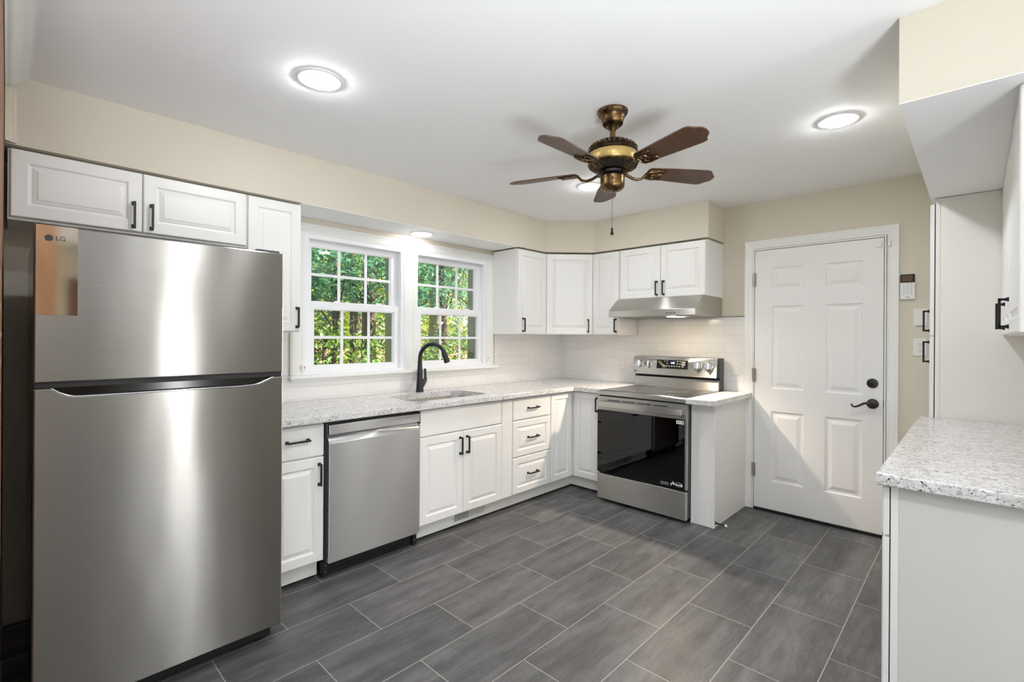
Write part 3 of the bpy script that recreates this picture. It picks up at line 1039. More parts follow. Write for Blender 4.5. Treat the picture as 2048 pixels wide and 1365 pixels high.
r = thing('base_cabinet', 'white corner base cabinet with folding doors beside the range', 'cabinet', (3.6, 2.8, 0))
cb_ = [(3.1905, BY), (BX, BY), (BX, 2.318), (4.129, 2.318), (4.129, 3.23), (3.1905, 3.23)]
MB().prism(cb_, lambda a, b, c: Vector((a, b, c)), 0.114, BT).build('box', 'cab', r)
cab_door(PBL, 3.196, 3.4795, 0.118, 0.868, r, inset=0.050)
cab_door(PBF, -2.5990, -2.3215, 0.118, 0.868, r, handle=(-2.345, 0.775, 'v'), inset=0.050)
MB().box(3.1905, 3.563, 2.664, 2.680, 0.016, 0.1135).build('toe_kick', 'toe', r)
MB().box(3.564, 3.580, 2.300, 2.680, 0.016, 0.1135).build('toe_kick', 'toe', r)
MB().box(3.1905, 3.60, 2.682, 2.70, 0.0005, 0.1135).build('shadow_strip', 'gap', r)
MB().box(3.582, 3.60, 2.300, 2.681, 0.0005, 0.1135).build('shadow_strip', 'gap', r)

# floor register let into the toe board
r = thing('vent_register', 'white slotted vent register in the toe board under the sink', 'vent', (2.345, 2.664, 0.06))
PV = P_left(2.664)
m = MB()
m.nest(PV, 2.170, 2.500, 0.018, 0.1105, [(0, 0.0004), (0, 0.002), (0.004, 0.004), (0.022, 0.004), (0.022, 0.001)], cap=False, back=None)
m.build('frame', 'toe', r)
MB().obox(PV, 2.192, 2.478, 0.040, 0.0885, 0.0004, 0.0010).build('dark_back', 'gap', r)
for k in range(25):
    a = 2.1925 + k * 0.0119
    m = MB()
    if k == 12:
        m.obox(PV, a - 0.003, a + 0.006, 0.040, 0.0885, 0.001, 0.0042)
    else:
        m.obox(PV, a - 0.001, a + (0.0035 if k < 12 else 0.0065), 0.040, 0.0885, 0.001, 0.0036)
    m.build('slat', 'toe', r)
for a in (2.181, 2.489):
    MB().disc(PV(a, 0.064, 0.004), (1, 0, 0), (0, 0, 1), 0.004, 10, 0.001).build('screw', 'ink', r)

# ------------------------------------------------------------------ dishwasher
r = thing('dishwasher', 'stainless steel dishwasher with pocket handle, under the countertop', 'dishwasher', (1.535, BY, 0))
carcass(r, 1.221, 1.846, 2.612, 3.20, 0.100, 0.868, 'black', 'tub')
m = MB()
dpf = [(2.611, 0.092), (2.577, 0.092), (2.574, 0.095), (2.574, 0.754), (2.580, 0.764), (2.606, 0.803), (2.611, 0.803)]
m.prism(dpf, lambda a, b, c: Vector((c, a, b)), 1.233, 1.8345, 0.0015)
m.build('door_panel', 'steel_dish', r)
m = MB()
m.box(1.233, 1.8345, 2.575, 2.611, 0.8045, 0.857, 0.002)
m.build('control_strip', 'steel_dish', r)
MB().box(1.231, 1.8365, 2.6095, 2.6118, 0.096, 0.858).build('door_edge', 'charcoal', r)
m = MB()
m.box(1.219, 1.8455, 2.640, 2.655, 0.004, 0.098)
m.box(1.255, 1.81, 2.632, 2.640, 0.030, 0.080, 0.004)
m.build('toe_panel', 'black', r)
for x in (1.222, 1.8135):
    m = MB()
    m.box(x, x + 0.030, 2.618, 2.640, 0.004, 0.094)
    f = m.build('foot_bracket', 'black', r)
    for z in (0.035, 0.070):
        k = MB()
        k.disc((x + 0.015, 2.6178, z), (1, 0, 0), (0, 0, 1), 0.004, 10, 0.0006)
        k.build('screw', 'nickel', f)
    MB().lathe([(0.010, 0.0), (0.010, 0.006), (0.006, 0.008), (0.006, 0.02)], (x + 0.015, 2.629, 0), n=12).build('levelling_foot', 'charcoal', r)
for x in (1.2215, 1.838):
    MB().box(x, x + 0.008, 2.585, 2.612, 0.790, 0.868).build('mounting_strip', 'charcoal', r)

# ------------------------------------------------------------------ countertops
def slab_with_edge(bm_poly, z0, z1, name, mat, label, hole=None):
    m = MB()
    bm = m.bm
    def loop(poly, z):
        return [bm.verts.new((x, y, z)) for x, y in poly]
    e = 0.004
    def inset(poly, d):
        n = len(poly)
        out = []
        for i in range(n):
            p, a, b = Vector(poly[i]), Vector(poly[i - 1]), Vector(poly[(i + 1) % n])
            d1, d2 = (p - a).normalized(), (b - p).normalized()
            n1, n2 = Vector((-d1.y, d1.x)), Vector((-d2.y, d2.x))
            k = (n1 + n2) / max(0.2, 1 + n1.dot(n2))
            out.append(tuple(p + k * d))
        return out
    rings = [loop(inset(bm_poly, e), z0), loop(bm_poly, z0 + e), loop(bm_poly, z1 - e), loop(inset(bm_poly, e * 0.35), z1 - e * 0.3), loop(inset(bm_poly, e), z1)]
    for a, b in zip(rings, rings[1:]):
        m.ring(a, b)
    if hole:
        hb, ht = loop(hole, z0), loop(hole, z1)
        m.ring(hb, ht)
        for ol, hl in ((rings[0], hb), (rings[-1], ht)):
            es = []
            for lp in (ol, hl):
                for i in range(len(lp)):
                    ed = bm.edges.get((lp[i], lp[(i + 1) % len(lp)])) or bm.edges.new((lp[i], lp[(i + 1) % len(lp)]))
                    es.append(ed)
            bmesh.ops.triangle_fill(bm, edges=es, use_beauty=True)
    else:
        bm.faces.new(rings[0][::-1])
        bm.faces.new(rings[-1])
    return tag(m.build(name, mat), label, 'countertop')

def rrect(x0, x1, y0, y1, rad, n=6):
    out = []
    for cx, cy, a0 in ((x1 - rad[0], y0 + rad[0], -90), (x1 - rad[1], y1 - rad[1], 0), (x0 + rad[2], y1 - rad[2], 90), (x0 + rad[3], y0 + rad[3], 180)):
        rr = rad[(0, 1, 2, 3)[[-90, 0, 90, 180].index(a0)]]
        for i in range(n + 1):
            a = R(a0 + 90 * i / n)
            out.append((cx + rr * math.cos(a), cy + rr * math.sin(a)))
    return out
HOLE = rrect(1.872, 2.545, 2.680, 3.058, (0.07, 0.09, 0.09, 0.07))
lpoly = [(0.905, 2.558), (3.452, 2.558), (3.452, 2.281), (4.1305, 2.281), (4.1305, 3.2315), (0.905, 3.2315)]
slab_with_edge(lpoly, 0.8785, 0.917, 'countertop', 'granite', 'long speckled granite countertop with the sink, turning the corner to the range', HOLE)
slab_with_edge([(3.366, 1.304), (4.1305, 1.304), (4.1305, 1.508), (3.366, 1.508)], 0.8785, 0.917, 'countertop', 'granite', 'short speckled granite countertop between the range and the door')
slab_with_edge([(1.966, -0.418), (3.592, -0.418), (3.592, 0.238), (1.966, 0.238)], 0.8785, 0.917, 'countertop', 'granite_b', 'granite countertop in front of the tall pantry, with its thick edge towards the camera')

# undermount sink
r = thing('kitchen_sink', 'stainless steel undermount sink basin in the granite countertop', 'sink', (2.21, 2.87, 0.68))
m = MB()
bm = m.bm
def lp(z, d, rd):
    return [bm.verts.new((x, y, z)) for x, y in rrect(1.872 - d, 2.545 + d, 2.680 - d, 3.058 + d, rd)]
L = [lp(0.8782, 0.020, (0.08, 0.10, 0.10, 0.08)), lp(0.8782, -0.002, (0.07, 0.09, 0.09, 0.07)), lp(0.70, -0.006, (0.07, 0.09, 0.09, 0.07)), lp(0.684, -0.022, (0.06, 0.08, 0.08, 0.06)), lp(0.680, -0.05, (0.04, 0.05, 0.05, 0.04))]
for a, b in zip(L, L[1:]):
    m.ring(a, b)
bm.faces.new(L[-1])
m.build('basin', 'steel', r, smooth=True)
MB().lathe([(0.045, 0.6805), (0.045, 0.683), (0.036, 0.682), (0.030, 0.676), (0.002, 0.676)], (2.21, 2.95, 0), n=24).build('drain', 'chrome', r, smooth=True)

# faucet
FX, FY = 2.241, 3.150
r = thing('faucet', 'tall matt black gooseneck faucet behind the sink', 'faucet', (FX, FY, 0.917))
sd = Vector((math.cos(R(-66)), math.sin(R(-66)), 0))
hd = Vector((math.cos(R(14)), math.sin(R(14)), 0))
B0 = Vector((FX, FY, 0))
m = MB()
prof = [(0.030, 0.9172), (0.030, 0.922), (0.0285, 0.93), (0.026, 0.98), (0.0235, 1.02), (0.0205, 1.08), (0.018, 1.13), (0.0165, 1.165)]
m.lathe(prof, (FX, FY, 0), n=24)
m.build('body', 'faucet', r, smooth=True)
m = MB()
arc = [B0 + Vector((0, 0, 1.15))]
RA = 0.112
for i in range(0, 19):
    a = R(180 - i * 9.6)
    arc.append(B0 + sd * (RA + RA * math.cos(a)) + Vector((0, 0, 1.178 + RA * math.sin(a))))
m.tube(arc, 0.0155, 16)
m.build('spout', 'faucet', r, smooth=True)
p0, p1 = arc[-2], arc[-1]
dd = (p1 - p0).normalized()
q0 = arc[-4]
dd = (arc[-1] - arc[-4]).normalized()
m = MB()
m.tube([q0, q0 + dd * 0.02, q0 + dd * 0.075, q0 + dd * 0.098, q0 + dd * 0.100], [0.0162, 0.0175, 0.0225, 0.0228, 0.020], 18)
m.build('spray_head', 'faucet', r, smooth=True)
m = MB()
m.tube([B0 + Vector((0, 0, 0.955)), B0 + hd * 0.025 + Vector((0, 0, 0.968)), B0 + hd * 0.048 + Vector((0, 0, 0.988)), B0 + hd * 0.064 + Vector((0, 0, 1.003))], [0.025, 0.022, 0.0185, 0.0165], 18)
m.build('valve_arm', 'faucet', r, smooth=True)
m = MB()
hb = B0 + hd * 0.060 + Vector((0, 0, 1.0))
m.tube([hb, hb + hd * 0.008 + Vector((0, 0, 0.012)), hb + hd * 0.006 + Vector((0, 0, 0.035)), hb + hd * 0.003 + Vector((0, 0, 0.090)), hb + hd * 0.003 + Vector((0, 0, 0.096))], [0.0145, 0.0125, 0.0095, 0.0088, 0.006], 14)
m.build('lever_handle', 'faucet', r, smooth=True)

# ------------------------------------------------------------------ end cabinet beside the range
r = thing('end_cabinet', 'plain narrow white end panel cabinet between the range and the door', 'cabinet', (3.80, 1.43, 0))
MB().box(3.486, 4.139, 1.344, 1.506, 0.0008, 0.878, 0.001, 1).build('box', 'cabpanel', r)
MB().box(3.474, 3.4858, 1.3435, 1.5085, 0.0008, 0.878, 0.0015).build('front_panel', 'cab', r)
MB().box(3.470, 3.488, 1.3385, 1.3560, 0.0008, 0.870, 0.002).build('corner_strip', 'cab', r)
MB().box(3.4705, 3.4738, 1.500, 1.5088, 0.0008, 0.874).build('edge_strip', 'cab', r)

# ------------------------------------------------------------------ lettering
def text_mesh(txt, P, a, b, size, c, name, mat, parent, align='CENTER', spacing=1.0, bold=0.0):
    cu = bpy.data.curves.new('lettering', 'FONT')
    cu.body = txt
    cu.size = size
    cu.align_x = align
    cu.align_y = 'CENTER'
    cu.space_character = spacing
    cu.offset = bold
    cu.resolution_u = 4
    ob = bpy.data.objects.new('lettering', cu)
    COL.objects.link(ob)
    dg = bpy.context.evaluated_depsgraph_get()
    me = bpy.data.meshes.new_from_object(ob.evaluated_get(dg))
    bpy.data.objects.remove(ob)
    bpy.data.curves.remove(cu)
    off = wloc(parent)
    for v in me.vertices:
        v.co = P(a + v.co.x, b + v.co.y, c) - off
    me.materials.clear()
    me.materials.append(M[mat])
    me.name = name
    o = bpy.data.objects.new(name, me)
    COL.objects.link(o)
    o.parent = parent
    return o

def maker_logo(P, a, b, h, c, parent):
    """round face mark followed by the two letters, centred on the round mark at (a, b)."""
    m = MB()
    U = P(1, 0, 0) - P(0, 0, 0)
    V = P(0, 1, 0) - P(0, 0, 0)
    r_ = h / 2
    m.disc(P(a, b, c), U, V, r_, 28, 0.0002)
    d = m.build('logo', 'ink', parent)
    k = MB()
    pts = [P(a + r_ * 0.68 * math.cos(R(t)), b + r_ * 0.68 * math.sin(R(t)), c + 0.0004) for t in range(90, 361, 15)]
    k.tube(pts, r_ * 0.07, 4)
    k.tube([P(a + r_ * 0.68, b, c + 0.0004), P(a + r_ * 0.30, b, c + 0.0004)], r_ * 0.07, 4)
    k.tube([P(a - r_ * 0.02, b + r_ * 0.34, c + 0.0004), P(a - r_ * 0.02, b - r_ * 0.36, c + 0.0004), P(a + r_ * 0.30, b - r_ * 0.36, c + 0.0004)], r_ * 0.07, 4)
    k.disc(P(a - r_ * 0.34, b + r_ * 0.28, c), U, V, r_ * 0.12, 10, 0.0005)
    k.build('emblem', 'charcoal', d)
    text_mesh('LG', P, a + h * 0.72, b, h * 0.98, c + 0.0003, 'lettering', 'ink', d, align='LEFT', bold=h * 0.012)
    return d

# ------------------------------------------------------------------ range
r = thing('range', 'stainless steel electric range with black glass oven door', 'range', (3.75, 1.894, 0))
RY0, RY1 = 1.513, 2.277
m = MB()
m.box(3.44, 4.10, RY0, RY0 + 0.02, 0.035, 0.886)
m.box(3.44, 4.10, RY1 - 0.02, RY1, 0.035, 0.886)
m.box(4.06, 4.10, RY0 + 0.02, RY1 - 0.02, 0.035, 0.886)
m.box(3.44, 4.06, RY0 + 0.02, RY1 - 0.02, 0.035, 0.26)
m.box(3.44, 4.06, RY0 + 0.02, RY1 - 0.02, 0.76, 0.886)
m.build('body', 'charcoal', r)
m = MB()
m.box(3.444, 4.04, RY0 + 0.07, RY0 + 0.075, 0.2605, 0.7595)
m.box(3.444, 4.04, RY1 - 0.075, RY1 - 0.07, 0.2605, 0.7595)
m.build('oven_liner', 'charcoal', r)
for z in (0.43, 0.545):
    m = MB()
    for k in range(13):
        y = RY0 + 0.09 + k * (RY1 - RY0 - 0.18) / 12
        m.tube([(3.47, y, z), (4.0, y, z)], 0.0025, 6)
    for x in (3.47, 3.72, 4.0):
        m.tube([(x, RY0 + 0.08, z), (x, RY1 - 0.08, z)], 0.004, 6)
    m.build('oven_rack', 'chrome', r)
for x, y in ((3.50, RY0 + 0.05), (3.50, RY1 - 0.05), (4.04, RY0 + 0.05), (4.04, RY1 - 0.05)):
    MB().lathe([(0.018, 0.0), (0.018, 0.012), (0.010, 0.016), (0.010, 0.036)], (x, y, 0), n=14).build('foot', 'black', r)
m = MB()
m.box(3.402, 3.4395, RY0 + 0.003, RY1 - 0.002, 0.026, 0.231, 0.004)
m.build('drawer', 'steel_range', r)
# oven door
m = MB()
m.box(3.402, 3.436, RY0 + 0.0005, RY1, 0.757, 0.868, 0.002)
m.box(3.4075, 3.436, RY0 + 0.002, RY0 + 0.018, 0.245, 0.757, 0.001)
m.box(3.4075, 3.436, RY1 - 0.006, RY1, 0.245, 0.757)
od = m.build('oven_door', 'steel_range', r)
MB().box(3.402, 3.4072, RY0 + 0.016, RY1 - 0.0005, 0.2445, 0.7565, 0.001).build('door_glass', 'smoked', od)
m = MB()
gy0, gy1 = RY0 + 0.0185, RY1 - 0.0065
for y0, y1, za, zb in ((gy0, gy0 + 0.075, 0.246, 0.756), (gy1 - 0.075, gy1, 0.246, 0.756), (gy0 + 0.075, gy1 - 0.075, 0.246, 0.33), (gy0 + 0.075, gy1 - 0.075, 0.68, 0.756)):
    m.box(3.4085, 3.434, y0, y1, za, zb)
m.build('glass_border', 'gap', od)
m = MB()
hp = []
NB = 14
for i in range(NB + 1):
    t = i / NB
    y = 1.541 + (2.260 - 1.541) * t
    x = 3.374 - 0.020 * (1 - (2 * t - 1) ** 2)
    hp.append((x, y))
poly = [(x, y) for x, y in hp] + [(x + 0.014, y) for x, y in hp[::-1]]
m.prism(poly, lambda a, b, c: Vector((a, b, c)), 0.790, 0.830, 0.002)
for y in (1.556, 2.245):
    m.box(3.376, 3.402, y - 0.012, y + 0.012, 0.796, 0.824)
m.build('handle', 'steel', od)
m = MB()
for k in range(4):
    y0 = 1.66 + k * 0.135
    m.box(3.4012, 3.4021, y0, y0 + 0.115, 0.8375, 0.8435)
m.build('vent_slot', 'gap', od)
PR = P_far(3.402)
m = MB()
m.obox(PR, -1.592, -1.533, 0.722, 0.7475, 0.0002, 0.0008)
s_ = lab(m.build('sticker', 'paper', od), 'small white sticker')
m = MB()
m.obox(PR, -1.586, -1.581, 0.730, 0.742, 0.0008, 0.0011)
m.disc(PR(-1.566, 0.737, 0.0008), (0, -1, 0), (0, 0, 1), 0.004, 12, 0.0003)
m.obox(PR, -1.5745, -1.5575, 0.7265, 0.7285, 0.0008, 0.0011)
m.obox(PR, -1.549, -1.539, 0.731, 0.741, 0.0008, 0.0011)
m.build('print', 'ink', s_)
m = MB()
for k in range(4):
    m.obox(PR, -1.712 + 0.004 * (k > 1), -1.648, 0.2765 - 0.0058 * k, 0.2792 - 0.0058 * k, 0.0002, 0.0006)
m.obox(PR, -1.712, -1.705, 0.256, 0.264, 0.0002, 0.0006)
lab(m.build('printed_notice', simple('grey_print', rgb(150, 150, 152), 0.5), od), 'lines of pale print')
m = MB()
m.obox(PR, -1.632, -1.624, 0.262, 0.281, 0.0002, 0.0006)
m.disc(PR(-1.610, 0.279, 0.0002), (0, -1, 0), (0, 0, 1), 0.0085, 14, 0.0004)
m.obox(PR, -1.6185, -1.6145, 0.279, 0.295, 0.0002, 0.0006)
m.disc(PR(-1.549, 0.274, 0.0002), (0, -1, 0), (0, 0, 1), 0.0085, 14, 0.0004)
for k in range(4):
    m.obox(PR, -1.597 + 0.010 * k, -1.590 + 0.010 * k, 0.270, 0.280, 0.0002, 0.0006)
for sg, zc in ((1, 0.279), (-1, 0.276)):
    pts = [PR(-1.600 + 0.0058 * k, zc + sg * (0.005 + 0.008 * math.sin(PI * k / 10)), 0.0004) for k in range(11)]
    m.tube(pts, 0.0011, 5)
lab(m.build('printed_symbol', 'paper', od), 'white printed arrow symbols')
# cooktop
m = MB()
fr = [(3.396, 0.880), (3.392, 0.884), (3.394, 0.908), (3.402, 0.9155), (3.436, 0.9155), (3.436, 0.880)]
m.prism(fr, lambda a, b, c: Vector((a, c, b)), RY0, RY1)
m.box(3.437, 4.02, RY0, RY0 + 0.012, 0.888, 0.9155)
m.box(3.437, 4.02, RY1 - 0.012, RY1, 0.888, 0.9155)
m.box(3.978, 4.02, RY0 + 0.012, RY1 - 0.012, 0.888, 0.9155)
ct = m.build('cooktop_frame', 'steel_range', r)
m = MB()
m.box(3.428, 3.985, RY0 + 0.008, RY1 - 0.008, 0.9156, 0.9185, 0.001)
g_ = m.build('cooktop_glass', 'cooktop', r)
for x, y, q in ((3.60, 1.72, 0.115), (3.60, 2.08, 0.095), (3.85, 1.72, 0.075), (3.85, 2.08, 0.085)):
    m = MB()
    m.torus((x, y, 0.9186), (1, 0, 0), (0, 1, 0), q, q, 0.0008, 40, 4)
    m.build('burner_ring', 'charcoal', g_)
# backguard
m = MB()
m.prism([(4.03, 0.90), (4.10, 0.90), (4.10, 1.1845), (4.012, 1.1845), (4.01, 1.16), (4.012, 1.03), (4.03, 1.02)], lambda a, b, c: Vector((a, c, b)), RY0 - 0.002, RY1 + 0.004)
bg = m.build('backguard', 'charcoal', r)
m = MB()
m.prism([(3.992, 0.919), (4.029, 0.919), (4.029, 1.004), (3.998, 1.004)], lambda a, b, c: Vector((a, c, b)), RY0 + 0.002, RY1 - 0.012, 0.001)
m.build('riser_panel', 'steel', bg)
m = MB()
m.prism([(3.972, 1.026), (4.009, 1.026), (4.011, 1.186), (4.003, 1.186), (3.998, 1.183)], lambda a, b, c: Vector((a, c, b)), RY0 + 0.010, RY1 + 0.004, 0.0015)
m.build('control_panel', 'steel', bg)
MB().box(4.009, 4.029, RY0 + 0.03, RY1 - 0.03, 1.004, 1.027).build('dark_slot', 'gap', bg)
tl_ = Vector((0.026, 0, 0.157)).normalized()
cn = Vector((-tl_.z, 0, tl_.x))
def PC(a, b, c):      # on the tilted control panel: b = height z
    t = (b - 1.026) / 0.157
    return Vector((3.972 + 0.026 * t, -a, b)) + cn * c
m = MB()
m.obox(PC, -2.049, -1.766, 1.083, 1.158, 0.0003, 0.0015)
dsp = m.build('display', 'blackgloss', bg)
text_mesh('6:02', PC, -1.901, 1.134, 0.020, 0.0021, 'digit', 'digits', dsp, bold=0.0004)
m = MB()
for row, (b, lst) in enumerate(((1.148, (-1.975, -1.952, -1.858, -1.835)), (1.127, (-1.952, -1.858, -1.835)), (1.106, (-1.980, -1.955, -1.932, -1.908, -1.886, -1.862, -1.838)), )):
    for a in lst:
        m.obox(PC, a - 0.0065, a + 0.0065, b - 0.0035, b + 0.0035, 0.0016, 0.0019)
for b in (1.142, 1.122):
    m.obox(PC, -1.822, -1.790, b - 0.007, b + 0.007, 0.0016, 0.0019)
m.obox(PC, -1.818, -1.802, 1.100, 1.108, 0.0016, 0.0019)
m.build('touch_key', simple('dim_key_print', rgb(120, 120, 118), 0.4), dsp)
m = MB()
for k in range(3):
    pts = [PC(-2.040 + 0.012 * k + 0.055 * t, 1.150 - 0.062 * t - 0.006 * math.sin(2 * PI * t), 0.0018) for t in [i / 12 for i in range(13)]]
    m.tube(pts, 0.0009, 5)
m.build('wave_print', simple('pale_green_print', rgb(170, 182, 140), 0.4), dsp)
for a in (-2.218, -2.129, -1.681, -1.591):
    m = MB()
    U, V = Vector((0, -1, 0)), tl_
    def ringp(rad, c):
        o_ = PC(a, 1.118, c)
        return [m.bm.verts.new(o_ + (U * math.cos(2 * PI * i / 24) + V * math.sin(2 * PI * i / 24)) * rad) for i in range(24)]
    rg = [ringp(0.036, 0.0003), ringp(0.036, 0.004), ringp(0.032, 0.006), ringp(0.030, 0.022), ringp(0.027, 0.026)]
    for p, q in zip(rg, rg[1:]):
        m.ring(p, q)
    m.bm.faces.new(rg[-1])
    k_ = m.build('knob', 'chrome', bg, smooth=True)
    m = MB()
    m.obox(PC, a - 0.0075, a + 0.0075, 1.118 - 0.029, 1.118 + 0.029, 0.024, 0.036, 0.002)
    m.build('grip', 'chrome', k_)
    m = MB()
    for t in range(9):
        an = R(-30 + t * 30)
        q = PC(a, 1.118, 0.0006)
        m.disc(q + (U * math.cos(an) + V * math.sin(an)) * 0.042, U, V, 0.0014, 8, 0.0003)
    m.build('dial_mark', 'ink', k_)
maker_logo(PC, -2.256, 1.049, 0.017, 0.0004, bg)

# ------------------------------------------------------------------ refrigerator
GF = 2.22
r = thing('refrigerator', 'stainless steel top-freezer refrigerator beside the brick wall', 'refrigerator', (0.45, 2.6, 0))
FX0, FX1 = 0.059, 0.848
m = MB()
m.box(FX0 + 0.004, FX1 - 0.004, 2.305, 3.02, 0.045, 1.695, 0.006)
m.build('body', 'black_side' if 'black_side' in M else 'blackgloss', r)
m = MB()
m.box(FX0 + 0.02, FX1 - 0.02, 2.292, 2.36, 0.008, 0.062, 0.003)
m.build('base_grille', 'black', r)
for x in (FX0 + 0.06, FX1 - 0.06):
    for y in (2.33, 2.96):
        MB().lathe([(0.020, 0.0), (0.020, 0.012), (0.012, 0.016), (0.012, 0.05)], (x, y, 0), n=14).build('foot', 'charcoal', r)
PFR = P_left(GF)
def door_shell(poly, name):
    """poly in (x, z); front sheet with rounded rim, returned 70 mm to the gasket."""
    m = MB()
    n = len(poly)
    def ins(d):
        out = []
        for i in range(n):
            p, a, b = Vector(poly[i]), Vector(poly[i - 1]), Vector(poly[(i + 1) % n])
            d1, d2 = (p - a).normalized(), (b - p).normalized()
            n1, n2 = Vector((-d1.y, d1.x)), Vector((-d2.y, d2.x))
            out.append(p + (n1 + n2) / max(0.3, 1 + n1.dot(n2)) * d)
        return out
    rings = []
    for d, c in ((0.002, -0.072), (0, -0.070), (0, -0.006), (0.0015, -0.002), (0.005, 0.0)):
        rings.append([m.bm.verts.new(PFR(x, z, c)) for x, z in ins(d)])
    for a, b in zip(rings, rings[1:]):
        m.ring(a, b)
    m.bm.faces.new(rings[-1])
    m.bm.faces.new(rings[0][::-1])
    return m.build(name, 'steel_fridge', r)
up = door_shell([(FX0, 1.190), (FX1, 1.190), (FX1, 1.715), (FX0, 1.715)], 'freezer_door')
notch = [(0.806, 1.1715), (0.790, 1.1665), (0.765, 1.155), (0.745, 1.1465), (0.720, 1.142), (0.680, 1.1405), (0.400, 1.1400), (0.180, 1.1400), (0.158, 1.1415), (0.140, 1.147), (0.120, 1.158), (0.102, 1.1715)]
low = door_shell([(FX0, 0.076), (FX1, 0.076), (FX1, 1.1715)] + notch + [(FX0, 1.1715)], 'fridge_door')
m = MB()
m.tube([PFR(x, z - 0.0005, -0.001) for x, z in notch], 0.0022, 8)
lab(m.build('handle_trim', 'chrome', low, smooth=True), 'bright trim along the pocket handle')
m = MB()
m.box(0.10, 0.808, GF + 0.030, GF + 0.050, 1.10, 1.176)
m.build('pocket_handle', 'blackgloss', low)
m = MB()
m.box(FX0 + 0.003, FX1 - 0.003, GF + 0.012, GF + 0.080, 1.1722, 1.1893)
m.build('door_gasket', 'black', r)
for nm, za, zb in (('door_liner', 0.085, 1.168), ('door_liner', 1.193, 1.708)):
    MB().box(FX0 + 0.008, FX1 - 0.008, 2.2925, 2.3045, za, zb).build(nm, 'black', r)
m = MB()
m.box(FX1 - 0.10, FX1 - 0.006, GF + 0.03, 2.36, 1.7155, 1.728, 0.003)
m.build('hinge_cover', 'charcoal', r)
m = MB()
m.obox(PFR, FX0 + 0.006, 0.1665, 1.416, 1.7135, 0.0003, 0.0007)
m.build('protective_film', 'film', up)
maker_logo(PFR, 0.0945, 1.6715, 0.0215, 0.0009, up)

# ------------------------------------------------------------------ tall pantry, wall and base cabinets on the peninsula side
r = thing('pantry_cabinet', 'tall white pantry cabinet beside the entry door', 'cabinet', (3.87, -0.12, 0))
m = MB()
m.box(3.600, 4.139, -0.417, 0.152, 0.0008, 2.140)
m.box(3.5985, 4.139, 0.1525, 0.1725, 0.0008, 2.140, 0.001)
m.build('box', 'cabpanel', r)
PRT = P_right(0.1765)
cab_door(PRT, -4.134, -3.604, 1.376, 2.112, r, handle=(-3.640, 1.458, 'v'))
cab_door(PRT, -4.134, -3.604, 0.114, 1.368, r, handle=(-3.640, 1.282, 'v'))
MB().box(3.604, 4.134, 0.1728, 0.1762, 0.114, 2.112).build('door_gap', 'gap', r)

PRU = P_right(-0.110)
r = thing('wall_cabinet', 'white wall cabinet above the peninsula counter, its plain end toward the camera', 'cabinet', (2.48, -0.26, UB))
carcass(r, 2.150, 2.828, -0.417, -0.1105, UB, 2.1425, 'cabpanel')
cab_door(PRU, -2.826, -2.152, 1.378, 2.138, r, handle=(-2.795, 1.462, 'v'))
r = thing('wall_cabinet', 'white wall cabinet above the peninsula counter, tucked against the pantry', 'cabinet', (3.2, -0.26, UB))
carcass(r, 2.830, 3.597, -0.417, -0.1105, UB, 2.1425, 'cabpanel')
cab_door(PRU, -3.212, -2.832, 1.378, 2.138, r, handle=(-3.182, 1.462, 'v'))
cab_door(PRU, -3.595, -3.215, 1.378, 2.138, r)

PRB = P_right(0.205)
def base_right(x0, x1, label):
    r = thing('base_cabinet', label, 'cabinet', ((x0 + x1) / 2, 0.2, 0))
    m = MB()
    m.box(x0 + 0.0035, x1, -0.417, 0.1815, 0.114, BT)
    m.box(x0, x1, 0.182, 0.2025, 0.114, BT, 0.001)
    m.build('box', 'cabpanel', r)
    MB().box(x0 + 0.0035, x1, -0.417, 0.128, 0.0008, 0.1135).build('toe_kick', 'toe', r)
    MB().box(x0 + 0.004, x1 - 0.004, 0.2026, 0.2048, 0.118, 0.866).build('door_gap', 'gap', r)
    cab_door(PRB, -x1 + 0.003, -x0 - 0.002, 0.713, 0.868, r, name='drawer', style='slab')
    cab_door(PRB, -x1 + 0.003, -x0 - 0.002, 0.100, 0.704, r)
base_right(2.000, 2.790, 'white base cabinet under the peninsula counter, its plain end panel toward the camera')
base_right(2.792, 3.594, 'white base cabinet hidden under the peninsula counter next to the pantry')
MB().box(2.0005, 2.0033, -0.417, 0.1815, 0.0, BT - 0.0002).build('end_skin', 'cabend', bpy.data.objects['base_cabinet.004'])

# ------------------------------------------------------------------ ceiling fan
CX, CY = 1.996, 1.260
r = thing('ceiling_fan', 'antique bronze ceiling fan with five walnut blades and a pull chain', 'ceiling fan', (CX, CY, CH))
def lz(prof, name, mat, parent, n=40):
    m = MB()
    m.lathe(prof, (CX, CY, 0), n=n)
    return m.build(name, mat, parent, smooth=True)
can = lz([(0.066, CH - 0.001), (0.0715, CH - 0.006), (0.0715, CH - 0.013), (0.069, CH - 0.018), (0.058, CH - 0.030), (0.0545, CH - 0.036), (0.0535, CH - 0.046), (0.050, CH - 0.058), (0.044, CH - 0.068), (0.030, CH - 0.080), (0.022, CH - 0.088), (0.017, CH - 0.096)], 'canopy', 'fanmetal', r)
for r0, h0, r1, h1, q in ((0.0655, 0.017, 0.0605, 0.028, 0.0022), (0.047, 0.066, 0.034, 0.079, 0.0018)):
    m = MB()
    for i in range(36):
        a = 2 * PI * i / 36
        d = Vector((math.cos(a), math.sin(a), 0))
        c = Vector((CX, CY, 0))
        m.tube([c + d * r0 + Vector((0, 0, CH - h0)), c + d * r1 + Vector((0, 0, CH - h1))], q, 5)
    m.build('fluted_rib', 'fandark', can)
lz([(0.0125, CH - 0.090), (0.0125, 2.296)], 'downrod', 'fanmetal', r, 18)
